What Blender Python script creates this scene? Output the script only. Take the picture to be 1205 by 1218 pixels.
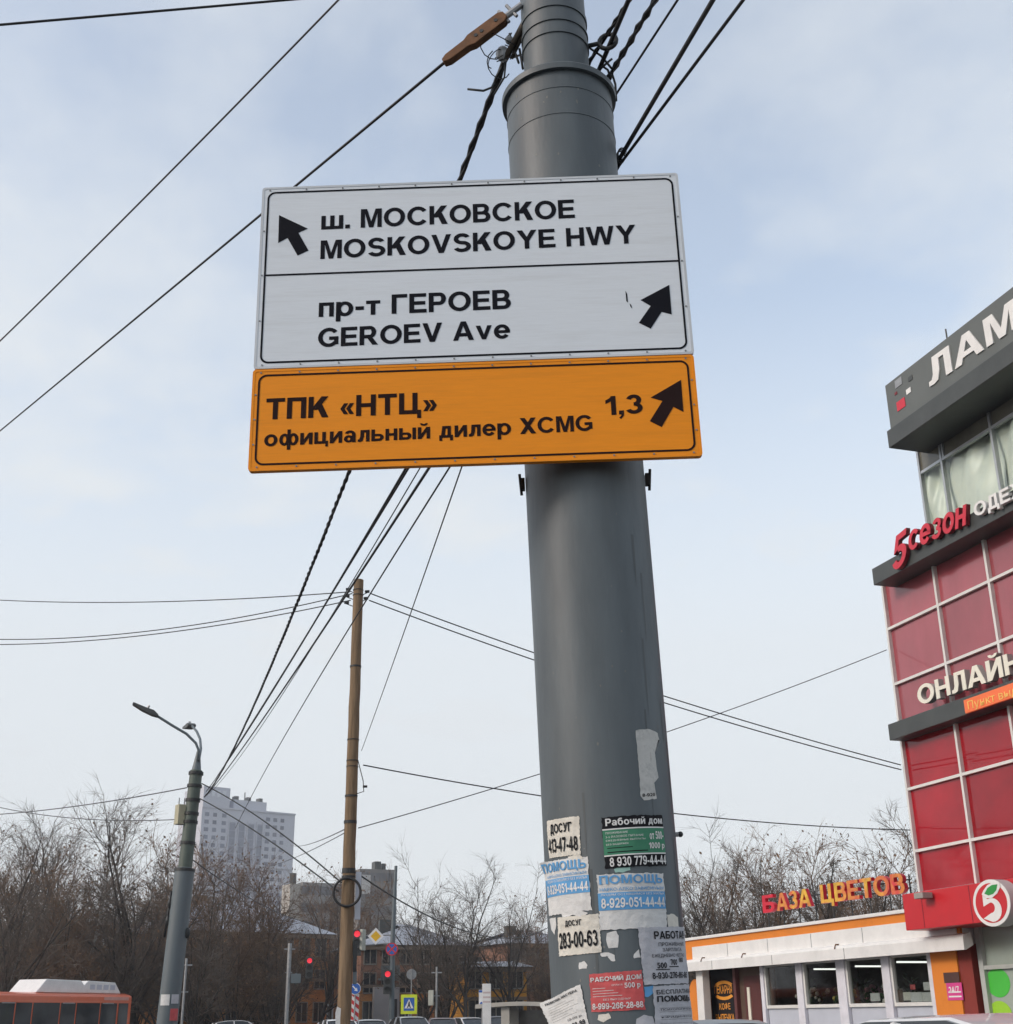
import bpy, bmesh, math, random
from mathutils import Vector, Matrix
rad = math.radians
V = Vector
SC = bpy.context.scene
COL = SC.collection
for o in list(bpy.data.objects): bpy.data.objects.remove(o)

# ------------------------------------------------------------ camera
F_PX, CX, CY, PITCH, ROLL, EYE = 1530.0, 602.5, 609.0, rad(21.4), 0.0107, 1.6
CAMP = V((0, 0, EYE))
c_f = V((0, math.cos(PITCH), math.sin(PITCH)))
_r0 = V((1, 0, 0)); _u0 = V((0, -math.sin(PITCH), math.cos(PITCH)))
c_r = _r0 * math.cos(ROLL) - _u0 * math.sin(ROLL)
c_u = _u0 * math.cos(ROLL) + _r0 * math.sin(ROLL)
cam = bpy.data.cameras.new('camera'); camo = bpy.data.objects.new('camera', cam); COL.objects.link(camo)
camo.matrix_world = Matrix(((c_r.x, c_u.x, -c_f.x, 0), (c_r.y, c_u.y, -c_f.y, 0), (c_r.z, c_u.z, -c_f.z, EYE), (0, 0, 0, 1)))
cam.sensor_fit = 'HORIZONTAL'; cam.sensor_width = 36; cam.lens = 36 * F_PX / 1205
cam.clip_start = 0.05; cam.clip_end = 6000
SC.camera = camo
# ------------------------------------------------------------ world, sun, exposure
SUN_AZ, SUN_EL = -112.0, 27.0          # degrees, azimuth clockwise from +Y
SKY_STR = 0.10
world = bpy.data.worlds.new('World'); SC.world = world; world.use_nodes = True
nt = world.node_tree; N = nt.nodes; L = nt.links; N.clear()
def nd(t, **k):
    n = N.new(t)
    for a, b in k.items(): setattr(n, a, b)
    return n
def ramp(n, *st):
    e = n.color_ramp.elements
    while len(e) < len(st): e.new(.5)
    for el, (p, c) in zip(e, st):
        el.position = p; el.color = (c, c, c, 1) if not isinstance(c, tuple) else (*c, 1)
    return n
wout = nd('ShaderNodeOutputWorld'); wbg = nd('ShaderNodeBackground'); wbg.inputs[1].default_value = SKY_STR
sky = nd('ShaderNodeTexSky'); sky.sky_type = 'NISHITA'; sky.sun_disc = False
sky.sun_elevation = rad(SUN_EL); sky.sun_rotation = rad(SUN_AZ); sky.dust_density = 1.5; sky.air_density = 1.0; sky.ozone_density = 1.5
tc = nd('ShaderNodeTexCoord'); sep = nd('ShaderNodeSeparateXYZ'); L.new(tc.outputs['Generated'], sep.inputs[0])
zp = nd('ShaderNodeMath', operation='ADD'); zp.inputs[1].default_value = .18; L.new(sep.outputs[2], zp.inputs[0])
zm = nd('ShaderNodeMath', operation='MAXIMUM'); zm.inputs[1].default_value = .05; L.new(zp.outputs[0], zm.inputs[0])
dx = nd('ShaderNodeMath', operation='DIVIDE'); L.new(sep.outputs[0], dx.inputs[0]); L.new(zm.outputs[0], dx.inputs[1])
dy = nd('ShaderNodeMath', operation='DIVIDE'); L.new(sep.outputs[1], dy.inputs[0]); L.new(zm.outputs[0], dy.inputs[1])
cmb = nd('ShaderNodeCombineXYZ'); CLOUD_SHIFT = 7.7; cmb.inputs[2].default_value = CLOUD_SHIFT; L.new(dx.outputs[0], cmb.inputs[0]); L.new(dy.outputs[0], cmb.inputs[1])
n1 = nd('ShaderNodeTexNoise'); n1.inputs['Scale'].default_value = 1.35; n1.inputs['Detail'].default_value = 7; n1.inputs['Roughness'].default_value = .55; n1.inputs['Distortion'].default_value = .25
n2 = nd('ShaderNodeTexNoise'); n2.inputs['Scale'].default_value = 5.0; n2.inputs['Detail'].default_value = 6; n2.inputs['Roughness'].default_value = .5
L.new(cmb.outputs[0], n1.inputs[0]); L.new(cmb.outputs[0], n2.inputs[0])
nm = nd('ShaderNodeMath', operation='MULTIPLY_ADD'); nm.inputs[1].default_value = .3; L.new(n2.outputs[0], nm.inputs[0]); L.new(n1.outputs[0], nm.inputs[2])
cr = ramp(nd('ShaderNodeValToRGB'), (.48, .04), (.78, .97)); L.new(nm.outputs[0], cr.inputs[0])
hz = ramp(nd('ShaderNodeValToRGB'), (.0, .98), (.26, .90), (.50, .20)); L.new(sep.outputs[2], hz.inputs[0])
mx = nd('ShaderNodeMath', operation='MAXIMUM'); L.new(cr.outputs[0], mx.inputs[0]); L.new(hz.outputs[0], mx.inputs[1])
skm = nd('ShaderNodeMix', data_type='RGBA', blend_type='MULTIPLY'); skm.inputs[0].default_value = 1
L.new(sky.outputs[0], skm.inputs[6]); skm.inputs[7].default_value = (4.1, 3.3, 2.65, 1)
mxs = nd('ShaderNodeMix', data_type='RGBA'); L.new(mx.outputs[0], mxs.inputs[0]); L.new(skm.outputs[2], mxs.inputs[6])
mxs.inputs[7].default_value = (7.55, 7.95, 8.3, 1)
L.new(mxs.outputs[2], wbg.inputs[0]); L.new(wbg.outputs[0], wout.inputs[0])
sd = V((math.sin(rad(SUN_AZ)) * math.cos(rad(SUN_EL)), math.cos(rad(SUN_AZ)) * math.cos(rad(SUN_EL)), math.sin(rad(SUN_EL))))
sun = bpy.data.lights.new('sun', 'SUN'); sun.energy = 1.35; sun.angle = rad(14); sun.color = (1, .97, .92)
suno = bpy.data.objects.new('sun', sun); COL.objects.link(suno); suno.rotation_euler = sd.to_track_quat('Z', 'Y').to_euler()
SC.view_settings.view_transform = 'Standard'; SC.view_settings.look = 'None'
SC.view_settings.exposure = 0.12; SC.view_settings.gamma = 1
SC.cycles.max_bounces = 6; SC.cycles.transparent_max_bounces = 12; SC.cycles.caustics_reflective = False; SC.cycles.caustics_refractive = False
SC.cycles.use_denoising = True
for o in (camo, suno): o['kind'] = 'structure'

# ------------------------------------------------------------ helpers: pixels to points
def ray(px, py): return c_f * F_PX + c_r * (px - CX) + c_u * (CY - py)
def P(px, py, d):
    v = ray(px, py); return CAMP + v * (d / math.hypot(v.x, v.y))
def proj(p):
    v = p - CAMP; return CX + F_PX * v.dot(c_r) / v.dot(c_f), CY - F_PX * v.dot(c_u) / v.dot(c_f)
class Fr:
    def __init__(s, o, X, Y, Z): s.o, s.X, s.Y, s.Z = V(o), V(X), V(Y), V(Z)
    def __call__(s, x, y, z=0): return s.o + s.X * x + s.Y * y + s.Z * z
    def hit(s, px, py, off=0):
        v = ray(px, py); o = s.o + s.Z * off
        q = CAMP + v * ((o - CAMP).dot(s.Z) / v.dot(s.Z)); d = q - s.o
        return d.dot(s.X), d.dot(s.Y)
W0 = Fr((0, 0, 0), (1, 0, 0), (0, 1, 0), (0, 0, 1))
def facing(p, turn=0):                       # frame with Y up, Z towards the camera (turned by degrees)
    n = V((-p[0], -p[1], 0)).normalized(); n.rotate(Matrix.Rotation(rad(turn), 3, 'Z'))
    return Fr(p, V((0, 0, 1)).cross(n), (0, 0, 1), n)
# ---- drawn grotesque letters (capital height 1)
def _R(x0, y0, x1, y1): return [(x0, y0), (x1, y0), (x1, y1), (x0, y1)]
def _D(x0, y0, x1, y1, w): return [(x0 - w/2, y0), (x0 + w/2, y0), (x1 + w/2, y1), (x1 - w/2, y1)]
def _A(cx, cy, rx, ry, a0, a1, t=.2, th=.165):
    n = max(4, int(abs(a1 - a0) / 15)); an = [rad(a0 + (a1 - a0) * i / n) for i in range(n + 1)]
    o = [(cx + rx * math.cos(a), cy + ry * math.sin(a)) for a in an]; q = [(cx + (rx - t) * math.cos(a), cy + (ry - th) * math.sin(a)) for a in an]
    return [[o[i], o[i+1], q[i+1], q[i]] for i in range(n)]
def _mir(ps, w): return [[(w - x, y) for x, y in p] for p in ps]
def _sh(ps, dx, dy=0): return [[(x + dx, y + dy) for x, y in p] for p in ps]
_O = _A(.5, .5, .5, .51, 0, 360); _o = _A(.37, .365, .37, .38, 0, 360, .19, .15); _st = _R(0, 0, .2, 1); _s = _R(0, 0, .19, .73)
_P = [_st, _R(.2, .835, .48, 1), _R(.2, .36, .48, .525)] + _A(.48, .68, .28, .32, -90, 90)
_b = [_R(0, 0, .19, .73), _R(.19, .31, .42, .44), _R(.19, 0, .42, .14)] + _A(.42, .22, .27, .22, -90, 90, .19, .135)
_B_ = [_st, _R(.2, .42, .48, .585), _R(.2, 0, .48, .165)] + _A(.48, .2925, .32, .2925, -90, 90)
_I = [_R(0, 0, .2, 1), _R(.62, 0, .82, 1), [(0, 0), (.22, 0), (.82, 1), (.6, 1)]]
_brv = _A(.41, 1.24, .23, .16, 180, 360, .12, .10)
_E3 = _A(.36, .715, .33, .295, 160, -90, .2, .165) + _A(.36, .2875, .37, .2975, 90, -160, .2, .165)
_ch = [_D(.07, .365, .22, .62, .16), _D(.22, .11, .07, .365, .16)]
_6 = _A(.37, .33, .37, .34, 0, 360, .19, .15) + _A(.42, .52, .42, .49, 35, 180, .19, .16)
_Hh = [_R(0, 0, .2, 1), _R(.62, 0, .82, 1), _R(.2, .42, .62, .59)]
_AA = [[(0, 0), (.21, 0), (.47, .78), (.73, 0), (.95, 0), (.59, 1), (.36, 1)], _R(.25, .21, .70, .375)]
_MM = [[(0, 1), (.28, 1), (.49, .30), (.70, 1), (.98, 1), (.98, 0), (.79, 0), (.79, .77), (.585, 0), (.395, 0), (.19, .77), (.19, 0), (0, 0)]]
_KK = [_st, _D(.24, .38, .68, 1, .27), _D(.44, .62, .71, 0, .26)]
GL = {'М': (_MM, .98), 'О': (_O, 1.0), 'С': (_A(.5, .5, .5, .51, 38, 322), .95), 'К': (_KK, .84), 'Н': (_Hh, .82), 'А': (_AA, .95), 'Р': (_P, .76),
 'Е': ([_st, _R(.2, 0, .76, .165), _R(.2, .835, .74, 1), _R(.2, .42, .70, .585)], .76),
 'В': ([_st, _R(.2, .835, .46, 1), _R(.2, .425, .5, .58), _R(.2, 0, .5, .165)] + _A(.46, .715, .29, .285, -90, 90) + _A(.5, .29, .31, .29, -90, 90), .81),
 'R': (_P + [_D(.45, .40, .72, 0, .24)], .85), 'S': (_A(.41, .715, .38, .295, 25, 270) + _A(.41, .2875, .41, .2975, 90, -155), .82),
 'V': ([[(0, 1), (.215, 1), (.45, .27), (.685, 1), (.90, 1), (.56, 0), (.335, 0)]], .9), 'Y': ([[(0, 1), (.24, 1), (.45, .62), (.66, 1), (.9, 1), (.55, .42), (.55, 0), (.35, 0), (.35, .42)]], .9),
 'W': ([[(0, 1), (.205, 1), (.36, .30), (.53, 1), (.77, 1), (.94, .29), (1.09, 1), (1.29, 1), (1.05, 0), (.835, 0), (.65, .74), (.465, 0), (.245, 0)]], 1.29),
 'X': ([_D(.13, 0, .75, 1, .26), _D(.75, 0, .13, 1, .26)], .88), 'G': (_A(.5, .5, .5, .51, 40, 318) + [_R(.52, .37, .94, .53), _R(.76, .12, .94, .42)], .96),
 'Г': ([_st, _R(.2, .835, .68, 1)], .68), 'Т': ([_R(0, .835, .78, 1), _R(.29, 0, .49, .835)], .78), 'П': ([_st, _R(.6, 0, .8, 1), _R(.2, .835, .6, 1)], .8),
 'Ц': ([_st, _R(.57, 0, .77, 1), _R(.2, 0, .57, .165), _R(.77, -.21, .92, .165)], .92), 'Б': (_B_ + [_R(.2, .835, .74, 1)], .8), 'Ь': (_B_, .8), 'З': (_E3, .74), '3': (_E3, .73),
 'Л': ([_R(.6, 0, .8, 1), _R(.2, .835, .6, 1), [(.2, 1), (.4, 1), (.39, .4), (.30, .05), (.16, -.01), (0, 0), (0, .16), (.1, .17), (.17, .35)]], .8),
 'И': (_I, .82), 'Й': (_I + _brv, .82), 'Щ': ([_st, _R(.42, 0, .62, 1), _R(.84, 0, 1.04, 1), _R(.2, 0, .42, .165), _R(.62, 0, .84, .165), _R(1.04, -.2, 1.18, .165)], 1.18),
 'Д': ([_R(0, -.2, .17, .165), _R(.17, 0, .73, .165), _R(.73, -.2, .90, .165), _R(.6, .165, .79, 1), _R(.22, .835, .6, 1), [(.22, 1), (.42, 1), (.33, .16), (.11, .16)]], .9),
 'У': ([[(0, 1), (.23, 1), (.46, .50), (.66, 1), (.88, 1), (.52, .18), (.40, .02), (.22, -.01), (.08, 0), (.08, .16), (.2, .15), (.3, .19), (.35, .27)]], .88),
 'Ж': ([_R(.55, 0, .74, 1), _D(.66, .4, .13, 1, .24), _D(.63, .4, 1.16, 1, .24), _D(.13, 0, .55, .6, .24), _D(1.16, 0, .74, .6, .24)], 1.29), 'Ч': ([_R(.56, 0, .76, 1), _R(.3, .36, .56, .52)] + [_R(0, .62, .2, 1)] + _A(.3, .64, .3, .28, 180, 270), .76),
 'ш': ([_s, _R(.42, 0, .61, .73), _R(.84, 0, 1.03, .73), _R(.19, 0, .42, .15), _R(.61, 0, .84, .15)], 1.03), 'п': ([_s, _R(.47, 0, .66, .73), _R(.19, .58, .47, .73)], .66),
 'р': ([_R(0, -.28, .19, .73)] + _sh(_o, .02), .76), 'т': ([_R(0, .58, .62, .73), _R(.215, 0, .405, .58)], .62), '-': ([_R(0, .28, .36, .45)], .36), '.': ([_R(0, 0, .2, .19)], .2),
 ',': ([_R(0, 0, .2, .19), [(.1, 0), (.2, 0), (.19, -.08), (.06, -.24), (0, -.17), (.1, -.08)]], .2), 'v': ([[(0, .73), (.2, .73), (.37, .24), (.54, .73), (.73, .73), (.46, 0), (.28, 0)]], .73),
 'e': (_A(.37, .365, .37, .38, 0, 322, .19, .15) + [_R(.1, .295, .74, .43)], .74), 'о': (_o, .74), 'ф': ([_R(.45, -.28, .63, 1)] + _A(.29, .365, .29, .38, 0, 360, .18, .15) + _sh(_A(.29, .365, .29, .38, 0, 360, .18, .15), .50), 1.08),
 'и': ([_s, _R(.5, 0, .69, .73), [(0, 0), (.2, 0), (.69, .73), (.49, .73)]], .69), 'й': ([_s, _R(.5, 0, .69, .73), [(0, 0), (.2, 0), (.69, .73), (.49, .73)]] + _A(.345, .98, .21, .15, 180, 360, .11, .1), .69),
 'ц': ([_s, _R(.45, 0, .64, .73), _R(.19, 0, .45, .15), _R(.64, -.19, .77, .15)], .77), 'а': ([_R(.46, 0, .65, .50)] + _A(.335, .48, .315, .265, 0, 155, .19, .14) + _A(.27, .215, .27, .225, 0, 360, .18, .12), .67),
 'л': ([_R(.47, 0, .66, .73), _R(.16, .58, .47, .73), [(.16, .73), (.35, .73), (.34, .3), (.26, .04), (.13, -.01), (0, 0), (0, .14), (.09, .15), (.14, .3)]], .66), 'ь': (_b, .69), 'ы': (_b + [_R(.76, 0, .95, .73)], .95),
 'н': ([_s, _R(.47, 0, .66, .73), _R(.19, .3, .47, .44)], .66), 'д': ([_R(0, -.19, .15, .15), _R(.15, 0, .61, .15), _R(.61, -.19, .76, .15), _R(.47, .15, .65, .73), _R(.18, .58, .47, .73), [(.18, .73), (.36, .73), (.31, .14), (.1, .14)]], .76),
 'б': (_o + _A(.42, .6, .42, .4, 60, 180, .18, .15), .74), 'ч': ([_R(.46, 0, .65, .73), _R(.26, .26, .46, .4), _R(0, .46, .19, .73)] + _A(.26, .48, .26, .22, 180, 270, .19, .14), .65), 'м': ([[(0, .73), (.24, .73), (.42, .28), (.60, .73), (.84, .73), (.84, 0), (.66, 0), (.66, .5), (.49, 0), (.35, 0), (.18, .5), (.18, 0), (0, 0)]], .84),
 '1': ([_R(.24, 0, .44, 1), [(.24, .98), (.24, .74), (0, .62), (0, .79), (.16, .88), (.26, 1)]], .46), '0': (_A(.36, .5, .36, .51, 0, 360), .72), '2': (_A(.36, .69, .35, .32, 165, -40) + [_D(.14, .12, .58, .52, .26), _R(0, 0, .72, .17)], .72),
 '4': ([_R(.42, 0, .61, 1), _R(0, .22, .76, .38), [(0, .3), (.16, .3), (.52, .92), (.45, 1)]], .76), '5': (_A(.35, .32, .37, .33, 110, -160) + [_R(.12, .83, .66, 1), [(.12, 1), (.28, 1), (.22, .56), (.05, .5)]], .72), '6': (_6, .74),
 '7': ([_R(0, .83, .7, 1), [(.5, .85), (.7, .85), (.36, 0), (.15, 0)]], .7), '8': (_A(.36, .72, .32, .29, 0, 360, .19, .15) + _A(.36, .285, .37, .295, 0, 360, .19, .15), .73), '9': ([[(.74 - x, 1 - y) for x, y in p] for p in _6], .74),
 '«': (_ch + _sh(_ch, .25), .55), '»': (_mir(_ch + _sh(_ch, .25), .55), .55), '!': ([_R(0, 0, .2, .19), _R(0, .28, .2, 1)], .2), '/': ([_D(.06, 0, .36, 1, .13)], .42)}
for a_, b_ in zip('MOCKBEHPATe', 'МОСКВЕНРАТе'): GL.setdefault(a_, GL.get(b_) or GL.get(a_)); 
GL['е'] = GL['e']
GL['с'] = (_A(.37, .365, .37, .38, 42, 318, .18, .14), .68); GL['з'] = ([[(x * .84, y * .735) for x, y in p] for p in _E3], .62)
_T = {}
def text_mesh(body, offset=0.0, shear=0.0, extrude=0.0, res=3):
    k = (body, offset, shear, extrude, res)
    if k not in _T:
        cu = bpy.data.curves.new('text', 'FONT'); cu.body = body; cu.size = 1; cu.offset = offset; cu.shear = shear; cu.extrude = extrude; cu.resolution_u = res
        ob = bpy.data.objects.new('text', cu); COL.objects.link(ob)
        dg = bpy.context.evaluated_depsgraph_get(); dg.update()
        me = bpy.data.meshes.new_from_object(ob.evaluated_get(dg))
        vs = [v.co.copy() for v in me.vertices]; fs = [tuple(p.vertices) for p in me.polygons]
        bpy.data.objects.remove(ob); bpy.data.curves.remove(cu); bpy.data.meshes.remove(me)
        _T[k] = (vs, fs)
    return _T[k]
def cap_h(off=0): 
    vs, _ = text_mesh('H', off); return max(v.y for v in vs) - min(v.y for v in vs)
def fat(p, d):                             # grow an outline by d (mitred)
    n = len(p); ar = sum(p[i][0] * p[(i+1) % n][1] - p[(i+1) % n][0] * p[i][1] for i in range(n)); sg = 1 if ar > 0 else -1; out = []
    for i in range(n):
        a, b, c = V((*p[i-1], 0)), V((*p[i], 0)), V((*p[(i+1) % n], 0)); e, f = b - a, c - b
        if e.length < 1e-6 or f.length < 1e-6: out.append(p[i]); continue
        e.normalize(); f.normalize(); n1 = V((e.y, -e.x, 0)) * sg; n2 = V((f.y, -f.x, 0)) * sg; m_ = n1 + n2
        k = d / max(.35, 1 + n1.dot(n2)); out.append((b.x + m_.x * k, b.y + m_.y * k))
    return out
class MB:
    def __init__(s): s.v = []; s.f = []
    def face(s, pts):
        b = len(s.v); s.v += [V(p) for p in pts]; s.f.append(tuple(range(b, b + len(pts)))); return s
    def add(s, vs, fs):
        b = len(s.v); s.v += [V(p) for p in vs]; s.f += [tuple(i + b for i in f) for f in fs]; return s
    def box(s, fr, x0, x1, y0, y1, z0, z1):
        p = [fr(x, y, z) for z in (z0, z1) for y in (y0, y1) for x in (x0, x1)]
        return s.add(p, [(0, 2, 3, 1), (4, 5, 7, 6), (0, 1, 5, 4), (2, 6, 7, 3), (0, 4, 6, 2), (1, 3, 7, 5)])
    def prism(s, fr, poly, z0, z1):
        n = len(poly); p = [fr(x, y, z0) for x, y in poly] + [fr(x, y, z1) for x, y in poly]
        return s.add(p, [tuple(range(n - 1, -1, -1)), tuple(range(n, 2 * n))] + [(i, (i + 1) % n, n + (i + 1) % n, n + i) for i in range(n)])
    def ring(s, fr, outer, inner, z0, z1):   # closed band between two outlines
        n = len(outer); p = [fr(x, y, z) for z in (z0, z1) for q in (outer, inner) for x, y in q]; F = []
        for i in range(n):
            j = (i + 1) % n; F += [(i, n + i, n + j, j), (2*n+i, 2*n+j, 3*n+j, 3*n+i), (i, j, 2*n+j, 2*n+i), (n+i, 3*n+i, 3*n+j, n+j)]
        return s.add(p, F)
    def tube(s, pts, r, seg=8, cap=True):
        pts = [V(p) for p in pts]; n = len(pts); rs = r if isinstance(r, (list, tuple)) else [r] * n
        t0 = (pts[1] - pts[0]).normalized(); a = t0.orthogonal().normalized(); vs = []
        for i in range(n):
            t = (pts[min(i + 1, n - 1)] - pts[max(i - 1, 0)]).normalized()
            a = (a - t * a.dot(t)).normalized(); b = t.cross(a)
            vs += [pts[i] + (a * math.cos(2 * math.pi * k / seg) + b * math.sin(2 * math.pi * k / seg)) * rs[i] for k in range(seg)]
        fs = [(i*seg+k, i*seg+(k+1) % seg, (i+1)*seg+(k+1) % seg, (i+1)*seg+k) for i in range(n - 1) for k in range(seg)]
        if cap: fs += [tuple(range(seg - 1, -1, -1)), tuple(range((n - 1) * seg, n * seg))]
        return s.add(vs, fs)
    def ball(s, c, r, u=10, w=6, sc=(1, 1, 1)):
        vs = [V((0, 0, -r))]; 
        for j in range(1, w):
            th = math.pi * j / w
            vs += [V((math.sin(th) * math.cos(2*math.pi*i/u) * r * sc[0], math.sin(th) * math.sin(2*math.pi*i/u) * r * sc[1], -math.cos(th) * r * sc[2])) for i in range(u)]
        vs[0].z *= sc[2]; vs.append(V((0, 0, r * sc[2]))); fs = [(0, 1 + (i + 1) % u, 1 + i) for i in range(u)]
        for j in range(w - 2):
            fs += [(1+j*u+i, 1+j*u+(i+1) % u, 1+(j+1)*u+(i+1) % u, 1+(j+1)*u+i) for i in range(u)]
        e = len(vs) - 1; fs += [(e, 1+(w-2)*u+i, 1+(w-2)*u+(i+1) % u) for i in range(u)]
        return s.add([v + V(c) for v in vs], fs)
    def text(s, body, fn, w, cap, off=.02, shear=0, depth=0, res=3, fit=None):
        """fn(x, y, z) maps text-plane coords; baseline starts at 0,0; w = width, cap = capital height (or fit = full height of the outline)"""
        if off >= .008 and all(c in GL or c == ' ' for c in body):      # drawn letters
            x = 0; parts = []
            for c in body:
                if c == ' ': x += .42; continue
                ps, w0 = GL[c]; ps = [fat(p, .010) for p in ps]; parts += [[(x + px + shear * py, py) for px, py in p] for p in ps]; x += w0 + .115
            xs = [q[0] for p in parts for q in p]; ys = [q[1] for p in parts for q in p]
            sx = w / (max(xs) - min(xs)); x0 = min(xs); x0 = x0; sy, by = (fit / (max(ys) - min(ys)), min(ys)) if fit else (cap, 0)
            for i, p in enumerate(parts):
                q = [((a - x0) * sx, (b - by) * sy) for a, b in p]; e = (i % 7) * (.00006 if not depth else min(.0008, depth * .004))
                if depth: 
                    n = len(q); pp = [fn(a, b, 0) for a, b in q] + [fn(a, b, depth - e) for a, b in q]
                    s.add(pp, [tuple(range(n - 1, -1, -1)), tuple(range(n, 2*n))] + [(k, (k+1) % n, n + (k+1) % n, n + k) for k in range(n)])
                else: s.face([fn(a, b, e) for a, b in q])
            return s
        if off: off = min(off, .012)
        vs, fs = text_mesh(body, off, shear, .5 if depth else 0, res)
        x0 = min(v.x for v in vs); x1 = max(v.x for v in vs); y0 = min(v.y for v in vs); y1 = max(v.y for v in vs)
        sx = w / (x1 - x0)
        if fit: sy, by = fit / (y1 - y0), y0
        else: sy, by = cap / cap_h(off), -off
        return s.add([fn((v.x - x0) * sx, (v.y - by) * sy, (v.z + .5) * depth if depth else 0) for v in vs], fs)
    def build(s, name, mat, parent=None, smooth=None, bevel=0):
        me = bpy.data.meshes.new(name)
        if parent is not None: org = V(WL[parent.name]) if parent.name in WL else V((0, 0, 0))
        else:
            xs = [v.x for v in s.v]; ys = [v.y for v in s.v]
            org = V(((min(xs) + max(xs)) / 2, (min(ys) + max(ys)) / 2, min(v.z for v in s.v)))
        me.from_pydata([tuple(v - org) for v in s.v], [], s.f)
        bm = bmesh.new(); bm.from_mesh(me)
        if bevel:
            bmesh.ops.remove_doubles(bm, verts=bm.verts, dist=1e-5)
            bmesh.ops.recalc_face_normals(bm, faces=bm.faces)
            es = [e for e in bm.edges if len(e.link_faces) == 2 and e.calc_face_angle() > .6]
            bmesh.ops.bevel(bm, geom=es, offset=bevel, segments=2, affect='EDGES', profile=.6, clamp_overlap=True)
        else: bmesh.ops.recalc_face_normals(bm, faces=bm.faces)
        bm.to_mesh(me); bm.free()
        if smooth:
            for p in me.polygons: p.use_smooth = True
            if smooth is not True: me.set_sharp_from_angle(angle=rad(smooth))
        me.materials.append(mat)
        ob = bpy.data.objects.new(name, me); COL.objects.link(ob)
        if parent is not None:
            ob.parent = parent; WL[ob.name] = org
        else:
            ob.location = org; WL[ob.name] = org
        return ob
WL = {}
def tag(o, label=None, cat=None, group=None, kind=None):
    for k, v in (('label', label), ('category', cat), ('group', group), ('kind', kind)):
        if v: o[k] = v
    return o
def thing(name, label, cat, loc, group=None):
    o = bpy.data.objects.new(name, None); COL.objects.link(o); o.location = loc; o.empty_display_size = .2
    WL[o.name] = V(loc); return tag(o, label, cat, group)
def dup(root, loc, rotz=0, scale=1, label=None, mats=None):
    r = root.copy(); COL.objects.link(r); r.location = loc; r.rotation_euler = (0, 0, rotz); r.scale = (scale,) * 3 if not isinstance(scale, tuple) else scale
    if label: r['label'] = label
    def rec(src, dst):
        for ch in list(src.children):
            c = ch.copy(); COL.objects.link(c); c.parent = dst
            if mats and ch.name.split('.')[0] in mats:
                c.material_slots[0].link = 'OBJECT'; c.material_slots[0].material = mats[ch.name.split('.')[0]]
            rec(ch, c)
    rec(root, r); return r
def circ(cx, cy, rx, ry=None, n=32, a0=0): 
    ry = ry or rx; return [(cx + rx * math.cos(a0 + 2*math.pi*i/n), cy + ry * math.sin(a0 + 2*math.pi*i/n)) for i in range(n)]
def rrect(x0, x1, y0, y1, r, n=6):
    out = []
    for cx, cy, a in ((x1-r, y1-r, 0), (x0+r, y1-r, 90), (x0+r, y0+r, 180), (x1-r, y0+r, 270)):
        out += [(cx + r*math.cos(rad(a+90*i/n)), cy + r*math.sin(rad(a+90*i/n))) for i in range(n+1)]
    return out
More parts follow.
